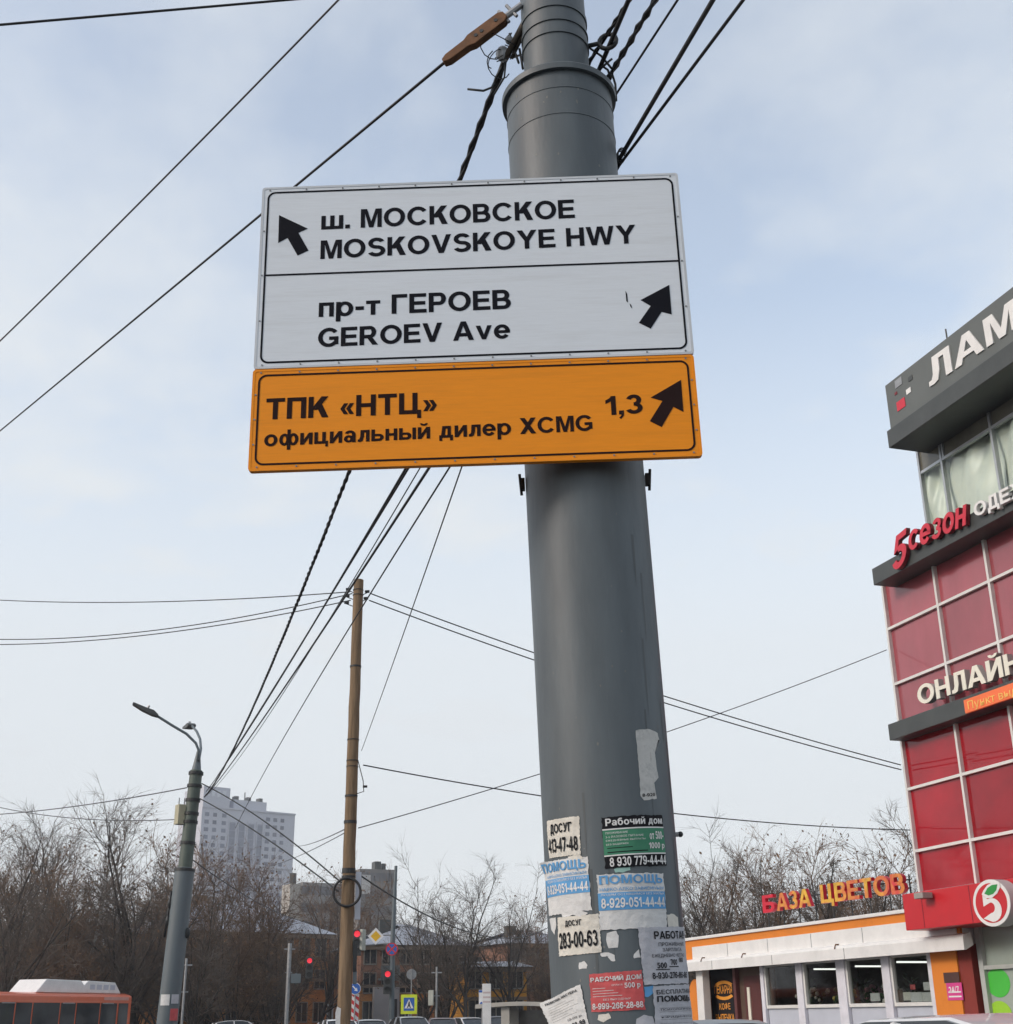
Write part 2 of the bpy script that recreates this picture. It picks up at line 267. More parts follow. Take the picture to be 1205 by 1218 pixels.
# ------------------------------------------------------------ materials
def srgb(r, g, b): 
    f = lambda c: (c/255/12.92 if c <= 10 else ((c/255+.055)/1.055)**2.4)
    return (f(r), f(g), f(b))
_M = {}
def mat(name, c, rough=.6, metal=0, var=.12, scale=3.0, bump=0, stretch=(1, 1, 1), spec=.5, dirt=None, dirt_amt=0, dirt_scale=2.0, emit=0, coat=0, orand=0, dlo=.5):
    if name in _M: return _M[name]
    m = bpy.data.materials.new(name); m.use_nodes = True; t = m.node_tree; b = t.nodes['Principled BSDF']
    b.inputs['Roughness'].default_value = rough; b.inputs['Metallic'].default_value = metal; b.inputs['Specular IOR Level'].default_value = spec
    b.inputs['Coat Weight'].default_value = coat
    co = t.nodes.new('ShaderNodeTexCoord'); mp = t.nodes.new('ShaderNodeMapping'); mp.inputs['Scale'].default_value = stretch
    t.links.new(co.outputs['Object'], mp.inputs[0])
    no = t.nodes.new('ShaderNodeTexNoise'); no.inputs['Scale'].default_value = scale; no.inputs['Detail'].default_value = 8; no.inputs['Roughness'].default_value = .62
    t.links.new(mp.outputs[0], no.inputs[0])
    mr = t.nodes.new('ShaderNodeMapRange'); mr.inputs[1].default_value = .3; mr.inputs[2].default_value = .7; mr.inputs[3].default_value = 1 - var; mr.inputs[4].default_value = 1 + var
    t.links.new(no.outputs[0], mr.inputs[0])
    mu = t.nodes.new('ShaderNodeVectorMath'); mu.operation = 'SCALE'; mu.inputs[0].default_value = c; t.links.new(mr.outputs[0], mu.inputs['Scale'])
    last = mu.outputs[0]
    if dirt:
        n2 = t.nodes.new('ShaderNodeTexNoise'); n2.inputs['Scale'].default_value = dirt_scale; n2.inputs['Detail'].default_value = 9; n2.inputs['Roughness'].default_value = .7
        t.links.new(mp.outputs[0], n2.inputs[0])
        rp = t.nodes.new('ShaderNodeMapRange'); rp.inputs[1].default_value = dlo; rp.inputs[2].default_value = dlo + .22; rp.inputs[4].default_value = dirt_amt; t.links.new(n2.outputs[0], rp.inputs[0])
        mi = t.nodes.new('ShaderNodeMix'); mi.data_type = 'RGBA'; t.links.new(rp.outputs[0], mi.inputs[0]); t.links.new(last, mi.inputs[6]); mi.inputs[7].default_value = (*dirt, 1); last = mi.outputs[2]
    if orand:
        oi = t.nodes.new('ShaderNodeObjectInfo'); om_ = t.nodes.new('ShaderNodeMapRange'); om_.inputs[3].default_value = 1 - orand; om_.inputs[4].default_value = 1 + orand; t.links.new(oi.outputs['Random'], om_.inputs[0])
        ov = t.nodes.new('ShaderNodeVectorMath'); ov.operation = 'SCALE'; t.links.new(last, ov.inputs[0]); t.links.new(om_.outputs[0], ov.inputs['Scale']); last = ov.outputs[0]
    t.links.new(last, b.inputs['Base Color'])
    if emit: 
        b.inputs['Emission Color'].default_value = (*c, 1); b.inputs['Emission Strength'].default_value = emit
    if bump:
        bp = t.nodes.new('ShaderNodeBump'); bp.inputs['Strength'].default_value = bump; bp.inputs['Distance'].default_value = .02
        t.links.new(no.outputs[0], bp.inputs['Height']); t.links.new(bp.outputs[0], b.inputs['Normal'])
    _M[name] = m; return m
def glass(name, tint, refl=.12, rough=.03):
    m = bpy.data.materials.new(name); m.use_nodes = True; t = m.node_tree; t.nodes.clear()
    out = t.nodes.new('ShaderNodeOutputMaterial'); a = t.nodes.new('ShaderNodeBsdfTransparent'); a.inputs[0].default_value = (*tint, 1)
    g = t.nodes.new('ShaderNodeBsdfGlossy'); g.inputs['Roughness'].default_value = rough; fr = t.nodes.new('ShaderNodeLayerWeight'); fr.inputs[0].default_value = .5
    pw_ = t.nodes.new('ShaderNodeMath'); pw_.operation = 'POWER'; pw_.inputs[1].default_value = 4; t.links.new(fr.outputs['Facing'], pw_.inputs[0])
    ad = t.nodes.new('ShaderNodeMath'); ad.operation = 'MULTIPLY_ADD'; ad.inputs[1].default_value = .6; ad.inputs[2].default_value = .04; t.links.new(pw_.outputs[0], ad.inputs[0])
    mx = t.nodes.new('ShaderNodeMixShader'); t.links.new(ad.outputs[0], mx.inputs[0]); t.links.new(a.outputs[0], mx.inputs[1]); t.links.new(g.outputs[0], mx.inputs[2]); t.links.new(mx.outputs[0], out.inputs[0])
    return m
M_pole = mat('grey pole paint', (.088, .108, .121), .5, var=.14, scale=9, bump=.22, stretch=(1, 1, .22), spec=.45, dirt=(.050, .058, .066), dirt_amt=.6, dirt_scale=2.6)
M_pole2 = mat('grey green pole paint', (.105, .132, .148), .5, var=.15, scale=2, stretch=(1, 1, .3), dirt=(.07, .085, .08), dirt_amt=.5)
M_dark = mat('dark steel', (.03, .033, .035), .55, .3, var=.3)
M_wire = mat('black cable sheath', (.012, .013, .015), .6, var=.2)
M_wire2 = mat('grey steel wire', (.07, .07, .075), .5, .4, var=.2)
M_rust = mat('rusty iron', (.15, .072, .033), .75, .2, var=.25, scale=18, bump=.12, dirt=(.06, .04, .03), dirt_amt=.7, dirt_scale=12)
M_zinc = mat('zinc steel', (.3, .31, .32), .45, .5, var=.2, scale=8)
M_signw = mat('white reflective sheet', (.63, .685, .74), .45, var=.035, scale=9, stretch=(1, 1, 14), dirt=(.42, .44, .45), dirt_amt=.28, dirt_scale=1.6)
M_signo = mat('orange reflective sheet', (.80, .262, .0), .45, var=.045, scale=9, stretch=(1, 1, 14), dirt=(.52, .17, .0), dirt_amt=.35, dirt_scale=1.6, spec=.3)
M_ink = mat('black sign film', (.006, .007, .012), .75, var=.1, spec=.12)
M_brownink = mat('dark brown sign film', (.018, .008, .008), .75, var=.1, spec=.12)
M_alu = mat('aluminium edge', (.42, .44, .46), .4, .6, var=.1)
M_wood = mat('weathered wood', (.185, .125, .072), .85, var=.42, scale=4, bump=.5, stretch=(5, 5, .35), dirt=(.2, .15, .1), dirt_amt=.55, dirt_scale=2)
M_conc = mat('concrete', (.3, .29, .28), .85, var=.15, bump=.2)
M_asph = mat('asphalt', (.05, .05, .052), .9, var=.2, scale=1.2, bump=.3, dirt=(.08, .078, .075), dirt_amt=.5, dirt_scale=.4)
M_pave = mat('paving', (.16, .155, .15), .9, var=.2, scale=2.5, bump=.2)
M_ground = mat('winter turf', (.075, .066, .04), .95, var=.4, scale=.4, dirt=(.05, .04, .03), dirt_amt=.8, dirt_scale=.15)
M_line = mat('road paint', (.7, .7, .68), .7, var=.15, scale=2)
M_paper = mat('white paper', (.62, .63, .63), .85, var=.10, scale=14, bump=.5, dirt=(.36, .36, .36), dirt_amt=.5, dirt_scale=9)
M_paperc = mat('cream paper', (.64, .62, .56), .85, var=.10, scale=14, bump=.5, dirt=(.40, .38, .34), dirt_amt=.5, dirt_scale=9)
M_paperg = mat('grey bleached paper', (.45, .46, .50), .85, var=.14, scale=14, bump=.5, dirt=(.3, .31, .33), dirt_amt=.5, dirt_scale=7)
M_pblue = mat('faded blue print', (.11, .33, .62), .8, var=.12, scale=9)
M_pgreen = mat('green print', (.045, .21, .12), .75, var=.1, scale=9)
M_pblack = mat('black print', (.012, .012, .015), .8, var=.1, spec=.2)
M_pred = mat('faded red print', (.52, .085, .09), .8, var=.16, scale=9, dirt=(.55, .2, .2), dirt_amt=.5, dirt_scale=7)
M_white = mat('white paint', (.72, .72, .71), .55, var=.07, scale=2, dirt=(.5, .5, .48), dirt_amt=.3, dirt_scale=1.5)
M_creamp = mat('cream letter face', (.74, .72, .62), .45, var=.05)
M_grey = mat('anthracite panel', (.055, .062, .062), .45, var=.15, scale=1.5, spec=.4)
M_greyb = mat('fascia board', (.10, .112, .108), .5, var=.1, scale=1.0)
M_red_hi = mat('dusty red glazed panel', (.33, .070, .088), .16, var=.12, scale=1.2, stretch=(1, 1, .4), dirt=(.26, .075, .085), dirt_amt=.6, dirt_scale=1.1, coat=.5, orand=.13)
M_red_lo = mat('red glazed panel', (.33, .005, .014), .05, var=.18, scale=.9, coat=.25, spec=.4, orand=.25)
M_mull = mat('white window profile', (.66, .66, .64), .45, var=.07)
M_red = mat('red composite panel', (.52, .014, .022), .38, var=.06, scale=1.5, dirt=(.4, .02, .025), dirt_amt=.3)
M_redl = mat('red letter', (.55, .012, .035), .4, var=.08)
M_redd = mat('dark red letter side', (.18, .006, .015), .5, var=.1)
M_glassg = mat('pale green film glass', (.30, .35, .31), .1, var=.1, scale=.8)
M_glassd = mat('dark window glass', (.03, .035, .04), .06, var=.3, scale=1)
M_glassb = mat('brown window glass', (.16, .155, .13), .12, var=.25, scale=1)
M_cloth = mat('pale curtain film', (.74, .79, .72), .35, var=.12, scale=2, dirt=(.6, .58, .4), dirt_amt=.35)
M_orange = mat('orange wall paint', (.68, .21, .018), .65, var=.08, scale=2, dirt=(.5, .15, .02), dirt_amt=.3)
M_orangeb = mat('orange sign', (.85, .17, .05), .5, var=.05)
M_darkred = mat('dark red wall', (.21, .025, .016), .7, var=.1)
M_brown = mat('brown panel', (.10, .06, .042), .6, var=.15)
M_lpanel = mat('pale grey blue panel', (.46, .49, .56), .6, var=.06, scale=2)
M_gold = mat('gold letter face', (.62, .36, .04), .4, var=.3, scale=5, dirt=(.58, .02, .05), dirt_amt=1, dirt_scale=.9, dlo=.46)
M_green = mat('green disc', (.06, .48, .05), .5, var=.05)
M_lime = mat('lime disc', (.30, .58, .03), .5, var=.05)
M_pink = mat('pink poster', (.60, .05, .24), .6, var=.08)
M_lamp = mat('fluorescent tube', (1, 1, .95), .5, emit=1.6, var=0)
M_bark = mat('bark', (.040, .035, .031), .95, var=.35, scale=6, bump=.4)
M_twig = mat('twigs', (.095, .079, .066), .95, var=.3, scale=1.0)
M_twigr = mat('russet twigs', (.145, .097, .066), .95, var=.3, scale=1.0)
M_leaf = mat('withered leaves', (.15, .09, .05), .9, var=.4, scale=2)
M_birch = mat('birch bark', (.3, .29, .27), .9, var=.5, scale=5)

# ------------------------------------------------------------ setting: ground, road, pavement
def struct(o): o['kind'] = 'structure'; return o
g = MB(); g.face([(-1800, -600, -.128), (1800, -600, -.128), (1800, 2400, -.128), (-1800, 2400, -.128)])
struct(g.build('ground', M_ground))
RA = V((math.sin(rad(-13)), math.cos(rad(-13)), 0)); RN = V((RA.y, -RA.x, 0))     # street direction, right hand normal
KO = V((-0.45, 5, 0))                                                             # a kerb point beside the big pole
rf = Fr(KO, RA, -RN, (0, 0, 1))                                                     # x along street, y to the left over the road
r = MB(); r.box(rf, -60, 46.0, .0, 13, -.14, -.12); struct(r.build('road', M_asph))
r = MB(); r.box(rf, 46.02, 68, -70, 90, -.14, -.12); struct(r.build('crossing_road', M_asph))
r = MB()
for k in range(-6, 5): r.box(rf, k * 9, k * 9 + 4, 6.4, 6.55, -.119, -.116)
for k in range(12): r.box(rf, 40, 44, .8 + k, 1.3 + k, -.119, -.116)
struct(r.build('road_markings', M_line))
r = MB(); r.box(rf, -60, 45.5, -10.0, -.17, -.14, 0); struct(r.build('pavement', M_pave))
r = MB(); r.box(rf, -60, 45.5, -.16, 0, -.14, .012); struct(r.build('kerb', M_conc, bevel=.015))
r = MB(); r.box(rf, -60, 45.5, 13.0, 17, -.14, 0); struct(r.build('pavement', M_pave))

# ------------------------------------------------------------ the big pole
P1, P2 = P(739, 1205, 5.0), P(669.5, 190, 5.0)
AX = (P2 - P1).normalized(); PB = P1 - AX * (P1.z / AX.z); PR = .25; PRU = .157
_n = V((0, -1, 0)); _n = (_n - AX * _n.dot(AX)).normalized(); PX = AX.cross(_n)          # PX: to the right, _n: towards the camera
PF = Fr(PB, PX, AX, _n)
def cyl(ang, h, r=PR): return PB + AX * h + (PX * math.sin(ang) + _n * math.cos(ang)) * r      # ang 0 faces camera, + to the right
def oncyl(px, py, r=PR):
    d = ray(px, py); d2 = d - AX * d.dot(AX); o = CAMP - PB; o2 = o - AX * o.dot(AX)
    a = d2.dot(d2); b = 2 * o2.dot(d2); c = o2.dot(o2) - r * r; D = b*b - 4*a*c
    t = (-b - math.sqrt(D)) / (2*a) if D > 0 else -b / (2*a)
    q = CAMP + d * t - PB; return math.atan2(q.dot(PX), q.dot(_n)), q.dot(AX)
def lathe(prof, seg=64):
    m = MB(); n = len(prof)
    vs = [cyl(2*math.pi*k/seg, h, r) for h, r in prof for k in range(seg)]
    fs = [(i*seg+k, i*seg+(k+1) % seg, (i+1)*seg+(k+1) % seg, (i+1)*seg+k) for i in range(n-1) for k in range(seg)]
    fs += [tuple(range(seg)), tuple(range((n-1)*seg, n*seg))]
    return m.add(vs, fs)
H_COL = oncyl(662, 77)[1]            # front of the flange
pole = thing('steel_pole', 'thick grey painted steel pole carrying the road signs and covered in flyers', 'pole', PB)
lathe([(-.1, PR), (H_COL, PR)]).build('lower_tube', M_pole, pole, smooth=40)
lathe([(H_COL, PRU), (9.6, PRU)]).build('upper_tube', M_pole, pole, smooth=40)
lathe([(H_COL - .03, PR + .001), (H_COL - .03, PR + .020), (H_COL - .002, PR + .022), (H_COL + .006, PR + .016), (H_COL + .012, PRU + .001)]).build('flange_ring', M_pole, pole, smooth=30)
lathe([(0.0, PR + .001), (.0, PR + .1), (.05, PR + .1), (.06, PR + .002)]).build('base_plate', M_conc, pole, smooth=30)
for h in (oncyl(665, 103)[1], oncyl(667, 134)[1], .62):          # weld beads
    MB().tube([cyl(2*math.pi*k/64, h, PR) for k in range(65)], .0028, 5, False).build('weld_seam', M_pole, pole, smooth=True)
for py, w in ((4, .012), (22, .005), (35, .014)):
    h = oncyl(660, py, PRU)[1]
    lathe([(h - w, PRU + .001), (h - w, PRU + .006), (h + w, PRU + .006), (h + w, PRU + .001)]).build('clamp_band', M_pole, pole, smooth=30)
M_chip = mat('worn paint showing primer', (.15, .155, .15), .7, var=.2); M_drip = mat('dark run stain', (.066, .078, .085), .5); rng = random.Random(21)
def blot(a, h, wa, wh, e):
    k = 11; out = [(a + wa * math.cos(2*math.pi*i/k) * rng.uniform(.55, 1.1) / PR, h + wh * math.sin(2*math.pi*i/k) * rng.uniform(.55, 1.1)) for i in range(k)]
    return [cyl(x, y, PR + e) for x, y in out]
m = MB()
for _ in range(70):
    h = rng.choice((rng.uniform(.9, 3.5), rng.uniform(1.2, 2.4), rng.uniform(5.0, 5.7))); z_ = rng.uniform(.002, .006); m.face(blot(rng.uniform(-1.4, 1.4), h, z_, z_ * rng.uniform(.8, 2.2), .0004))
tag(m.build('paint_chips', M_chip, pole), kind='stuff')
m = MB()
for _ in range(14):
    a = rng.uniform(-1.3, 1.3); h = rng.uniform(1.7, 3.5); w = rng.uniform(.002, .007); l = rng.uniform(.12, .5)
    m.face([cyl(a - w/PR, h, PR + .0005), cyl(a + w/PR, h, PR + .0005), cyl(a + w*.8/PR, h - l*.6, PR + .0005), cyl(a, h - l, PR + .0005), cyl(a - w*.8/PR, h - l*.6, PR + .0005)])
tag(m.build('run_stains', M_drip, pole), kind='stuff')
he = oncyl(690, 42, PRU)[1]
m = MB(); c = cyl(rad(78), he, PRU + .0); d = (PX * .9 + _n * .25).normalized()
lp = [c, c + d * .05] + [c + d * .10 + (d * math.cos(a) + AX * math.sin(a)) * .042 for a in [math.pi * (1.0 - i / 8) for i in range(0, 17)]] + [c + d * .05 - AX * .01]
m.tube(lp, .011, 8); m.build('eye_hook', M_dark, pole, smooth=True)

# ------------------------------------------------------------ direction signs
yaw = rad(1.0); sn = V((-math.sin(yaw), -math.cos(yaw), 0)); sn = (sn - AX * sn.dot(AX)).normalized(); sX = AX.cross(sn)
tl = rad(.75); sX2 = sX * math.cos(tl) - AX * math.sin(tl); sY2 = AX * math.cos(tl) + sX * math.sin(tl)
SF = Fr(PB + sn * .33, sX2, sY2, sn)
def corners(*px): return [SF.hit(*p) for p in px]
M_rivet = mat('dull rivet', (.20, .21, .22), .5, .3)
def panel(name, label, quad, sheet, ink, lines, arrows, divide=None):
    (x0, y1), (x1, y1b), (x1b, y0), (x0b, y0b) = quad
    xa, xb, ya, yb = (x0 + x0b) / 2, (x1 + x1b) / 2, (y0 + y0b) / 2, (y1 + y1b) / 2
    t = thing(name, label, 'road sign', SF((xa + xb) / 2, ya), 'direction signs on the pole')
    m = MB(); m.prism(SF, rrect(xa, xb, ya, yb, .012, 4), -.022, 0); m.build('panel', sheet, t)
    m = MB(); m.ring(SF, rrect(xa - .004, xb + .004, ya - .004, yb + .004, .014, 4), rrect(xa + .006, xb - .006, ya + .006, yb - .006, .01, 4), -.024, .0016)
    m.build('edge_frame', mat('pale sign rim', (.50, .54, .58), .5) if sheet is M_signw else sheet, t)
    m = MB(); e = .020; w = .008
    m.ring(SF, rrect(xa + e, xb - e, ya + e, yb - e, .035), rrect(xa + e + w, xb - e - w, ya + e + w, yb - e - w, .028), .0005, .0016)
    m.build('border_line', ink, t)
    if divide:
        a = SF.hit(*divide[0]); b = SF.hit(*divide[1]); m = MB(); yy = (a[1] + b[1]) / 2
        m.box(SF, xa + e + w, xb - e - w, yy - .004, yy + .004, .0005, .0016); m.build('dividing_line', ink, t)
    for body, p0, p1, cap, off in lines:
        a = SF.hit(*p0); b = SF.hit(*p1); w = math.hypot(b[0] - a[0], b[1] - a[1]); ang = math.atan2(b[1] - a[1], b[0] - a[0])
        c = SF.hit(p0[0], p0[1] - cap); hc = c[1] - a[1]; m = MB()
        m.text(body, lambda x, y, z: SF(a[0] + x * math.cos(ang), a[1] + x * math.sin(ang) + y, .0012 + z), w, hc, off)
        m.build('lettering', ink, t)
    for tip, poly in arrows:
        q = [SF.hit(*p) for p in poly]; m = MB(); m.prism(SF, q, .0005, .0016); m.build('arrow', ink, t)
    for i in range(12):
        for yy in (ya + .012, yb - .012): MB().prism(SF, circ(xa + .03 + (xb - xa - .06) * i / 11, yy, .0038, n=8), .0005, .003).build('rivet', M_rivet, t)
    for i in range(1, 4):
        for xx in (xa + .012, xb - .012): MB().prism(SF, circ(xx, ya + (yb - ya) * i / 4, .0038, n=8), .0005, .003).build('rivet', M_rivet, t)
    for yy in (ya + (yb - ya) * .22, ya + (yb - ya) * .78): MB().box(SF, xa + .05, xb - .05, yy - .025, yy + .025, -.062, -.03).build('rear_rail', M_zinc, t)
    h = ya + (yb - ya) * .5 
    return t
white_sign = panel('direction_sign', 'white direction sign with black street names in Russian and English', corners((313, 228), (806, 203), (823, 418), (303, 440)), M_signw, M_ink,
    [('ш. МОСКОВСКОЕ', (382, 273), (684, 259), 21.5, .030), ('MOSKOVSKOYE HWY', (381, 308), (757, 289), 21.5, .030),
     ('пр-т ГЕРОЕВ', (379, 377), (608, 367), 22.5, .030), ('GEROEV Ave', (378, 413), (607, 402), 22, .030)],
    [(0, [(332, 256), (366, 272), (355, 277), (367, 298), (354, 304), (342, 283), (331, 289)]),
     (0, [(796, 339), (799, 374), (787, 371), (774, 391), (760, 384), (774, 364), (762, 357)])], ((310, 331), (812, 307)))
orange_sign = panel('direction_sign', 'orange direction sign below the white one, with dealer name and arrow', corners((301, 443), (825, 421), (833, 538), (297, 563)), M_signo, M_brownink,
    [('ТПК «НТЦ»', (316, 499), (520, 491), 24.5, .032), ('официальный дилер XCMG', (314, 531), (705, 512), 18.5, .026), ('1,3', (721, 494), (765, 491), 22, .03)], 
    [(0, [(810, 452), (813, 490), (801, 484), (787, 508), (773, 501), (788, 477), (774, 473)])])
m = MB(); q = [SF.hit(744, 346), SF.hit(746, 350), SF.hit(747, 360), SF.hit(745, 358)]; m.prism(SF, q, .0005, .0012)
m.prism(SF, [SF.hit(749, 361), SF.hit(751, 363), SF.hit(752, 367), SF.hit(750, 365)], .0005, .0012); m.build('scratch', M_ink, white_sign)
# clamps holding the signs to the pole
def sign_clamp(h, t, hoop=True):
    m = MB(); 
    if hoop: m.tube([cyl(2*math.pi*k/48, h, PR + .008) for k in range(49)], .012, 6, False)
    for s in (-1, 1):
        c = cyl(s * rad(88), h, PR + .012); m.box(Fr(c, PX, AX, _n), -.009, .009, -.025, .025, -.015, .015)
        m.tube([c + PX * s * .006 - AX * .045 - _n * .01, c + PX * s * .012 + AX * .04 + _n * .02], .006, 6)
    m.build('pole_clamp', M_dark, t, smooth=40)
sign_clamp(oncyl(697, 546)[1], orange_sign, False); sign_clamp(oncyl(690, 480)[1], orange_sign); sign_clamp(oncyl(676, 300)[1], white_sign)
m = MB()
for h0 in (oncyl(690, 480)[1], oncyl(676, 300)[1]):
    for s in (-.12, .12): m.box(PF, s - .02, s + .02, h0 - .03, h0 + .03, PR * .8, .27)
m.build('bracket', M_zinc, white_sign)

# ------------------------------------------------------------ flyers on the pole
class Flyer:
    def __init__(s, name, label, quad, base, lift=.0015, peel=None, cat='flyer'):
        s.q = [oncyl(*p) if p[2:] == () else (oncyl(p[0], p[1])[0] + p[2], oncyl(p[0], p[1])[1]) for p in quad]   # TL TR BR BL
        s.lift, s.peel = lift, peel; s.ph = sum(map(ord, label)) % 17; s.rg = random.Random(label)
        c = s.map(.5, 0); s.t = thing(name, label, cat, c, 'flyers pasted on the pole')
        s.patch(0, 1, 0, 1, 0, base, 'sheet')
    def map(s, u, v, e=0):
        (a0, h0), (a1, h1), (a2, h2), (a3, h3) = s.q
        a = (a0 * (1-u) + a1 * u) * v + (a3 * (1-u) + a2 * u) * (1-v); h = (h0 * (1-u) + h1 * u) * v + (h3 * (1-u) + h2 * u) * (1-v)
        w_ = s.ph; r = PR + s.lift + e + .0011 * (1 + math.sin(7.3*u + 4*v + w_)*math.sin(9.1*v - 3*u + 2*w_)) + .0007 * math.sin(23*u + 11*v + w_*3) * math.sin(19*v - 13*u)
        if s.peel:                                  # left of angle a_p the sheet leaves the pole
            ap = s.peel[0](v)
            if a < ap:
                d = (ap - a) * PR; b = cyl(ap, h, r); tg = -(PX * math.cos(ap) - _n * math.sin(ap)); nn = PX * math.sin(ap) + _n * math.cos(ap)
                return b + tg * d + nn * (d * d * s.peel[1])
        return cyl(a, h, r)
    def patch(s, u0, u1, v0, v1, e, mt, name='print'):
        m = MB(); nu, nv = max(3, int(32 * (u1 - u0))), max(2, int(26 * (v1 - v0)))
        jt = lambda i, j: (s.rg.uniform(-.008, .012) if name == 'sheet' and (i in (0, nu) or j in (0, nv)) else 0)
        p = [s.map(u0 + (u1-u0)*i/nu + jt(i, j), v0 + (v1-v0)*j/nv + jt(i, j), e) for j in range(nv+1) for i in range(nu+1)]
        m.add(p, [(j*(nu+1)+i, j*(nu+1)+i+1, (j+1)*(nu+1)+i+1, (j+1)*(nu+1)+i) for j in range(nv) for i in range(nu)])
        return m.build(name, mt, s.t, smooth=True)
    def text(s, body, u0, u1, v0, v1, mt, off=.02, e=.0026, name='lettering'):
        m = MB(); m.text(body, lambda x, y, z: s.map(u0 + x * (u1-u0), v0 + y * (v1-v0), e + z), 1, None, off, fit=1); return m.build(name, mt, s.t)
f = Flyer('flyer', 'cream flyer with ДОСУГ and the number 413-47-48', [(651, 977), (689, 971), (691, 1017), (654, 1021)], M_paperc)
f.text('ДОСУГ', .18, .82, .58, .88, M_pblack, .012); f.text('413-47-48', .05, .95, .12, .5, M_pblack, .012)
f = Flyer('flyer', 'black and green flyer headed Рабочий дом in white', [(715.5, 973), (787, 970), (792, 1030), (720, 1034)], M_pblack)
f.patch(.0, 1, .25, .755,   .0008, M_pgreen); f.patch(0, 1, .745, .77, .0014, M_white); f.patch(0, 1, .235, .26, .0014, M_white)
f.text('Рабочий дом', .05, .97, .80, .97, M_white, .03); f.text('8 930 779-44-44', .07, .99, .03, .21, M_white, .025)
f.text('от 500-', .70, .97, .52, .68, M_white, .015); f.text('1000 р', .68, .97, .31, .46, M_white, .015)
for k, b in enumerate(('ПРОЖИВАНИЕ', '3-х РАЗОВОЕ ПИТАНИЕ', 'ЕЖЕДНЕВНЫЕ ВЫПЛАТЫ', 'БЕЗ ЗАДЕРЖЕК')): f.text(b, .04, (.36, .6, .62, .36)[k], .665 - k*.075, .705 - k*.075, M_white, 0)
f.patch(.05, .42, .385, .40, .0012, M_pblack); f.patch(.05, .66, .30, .32, .0012, M_pblack)
f = Flyer('flyer', 'blue and white flyer headed ПОМОЩЬ, its corner peeling off the edge of the pole', [(651, 1026, -.10), (699, 1019), (704, 1083), (654, 1090)], M_paper, peel=(lambda v: -1.12 - .5 * (1 - v), 3.0))
f.patch(.0, 1, .34, .66, .0012, M_pblue); f.text('ПОМОЩЬ', .03, .97, .76, .97, M_pblue, .045); f.text('НАРКО-АЛКО ЗАВИСИМЫМ', .1, .97, .685, .735, M_pblue, .01)
f.text('ЛЮДЯМ ОСТАВШИМСЯ БЕЗ ЖИЛЬЯ', .1, .97, .585, .64, M_white, 0); f.text('8-929-051-44-44', .07, .98, .375, .55, M_white, .03)
f = Flyer('flyer', 'blue and white flyer headed ПОМОЩЬ lying flat, number 8-929-051-44-44', [(710, 1041), (788, 1039), (793, 1104), (714, 1107)], M_paper)
f.patch(0, 1, .35, .665, .0012, M_pblue); f.text('ПОМОЩЬ', .03, .97, .79, .98, M_pblue, .045); f.text('НАРКО-АЛКО ЗАВИСИМЫМ', .03, .97, .695, .755, M_pblue, .01)
f.text('ЛЮДЯМ ОСТАВШИМСЯ БЕЗ ЖИЛЬЯ', .04, .97, .60, .645, M_white, 0); f.text('8-929-051-44-44', .04, .98, .385, .565, M_white, .03)
f = Flyer('flyer', 'white flyer with ДОСУГ and the number 283-00-63', [(664, 1092), (712, 1087), (716, 1133), (666, 1138)], M_paperc, lift=.0026)
f.text('ДОСУГ', .25, .65, .72, .9, M_pblack, .008); f.text('283-00-63', .05, .95, .18, .60, M_pblack, .012)
f = Flyer('flyer', 'grey white flyer headed РАБОТА wrapping round the right edge of the pole', [(758, 1104), (806, 1102, .28), (811, 1170, .28), (766, 1172)], M_paperg, lift=.0026)
f.text('РАБОТА!!!', .22, .9, .79, .93, M_pblack, .03); f.text('ПРОЖИВАНИЕ', .28, .85, .665, .73, M_pblack, .0); f.text('ЗАРПЛАТА', .34, .75, .57, .63, M_pblack, 0)
f.text('ЕЖЕДНЕВНО ЧЕСТНО', .16, .85, .46, .53, M_pblack, .005); f.text('500', .22, .38, .28, .38, M_pblack, .01); f.text('700', .46, .60, .33, .43, M_pblack, .01); f.text('900', .66, .78, .38, .46, M_pblack, .01)
f.text('8-930-276-86-86', .13, .88, .10, .21, M_pblack, .015); f.patch(.2, .44, .25, .265, .0012, M_pblack); f.patch(.43, .64, .295, .31, .0012, M_pblack)
f = Flyer('flyer', 'red flyer headed РАБОЧИЙ ДОМ with white lettering', [(701, 1159), (763, 1154), (767, 1201), (704, 1204)], M_pred)
f.text('РАБОЧИЙ ДОМ', .03, .98, .76, .93, M_paper, .03); f.text('500 р', .65, .95, .54, .71, M_paper, .02); f.text('8-999-266-28-88', .03, .97, .06, .22, M_paper, .03)
for k, w in enumerate((.25, .4, .48, .55)): f.patch(.05, .05 + w, .60 - k*.07, .612 - k*.07, .0012, M_paper)
f.text('ОПЛАТА', .42, .62, .645, .69, M_paper, 0); f.text('БЕЗ ВЫХОДНЫХ', .25, .75, .27, .33, M_paper, 0)
f = Flyer('flyer', 'grey flyer offering БЕСПЛАТНАЯ ПОМОЩЬ below the РАБОТА sheet', [(776, 1173), (814, 1171, .22), (823, 1232, .22), (780, 1234)], M_paperg, lift=.002)
f.text('БЕСПЛАТНАЯ', .05, .93, .83, .92, M_pblack, .02); f.text('ПОМОЩЬ', .05, .85, .66, .80, M_pblack, .035)
for k in range(5): f.patch(.08, .9, .56 - k*.075, .563 - k*.075, .0012, M_pblack)
f.text('ПСИХОЛОГИЧЕСКАЯ', .1, .9, .51, .55, M_pblack, 0); f.text('ЮРИДИЧЕСКАЯ', .1, .85, .36, .40, M_pblack, 0); f.text('8-908-23-44', .1, .9, .06, .2, M_pblack, .03)
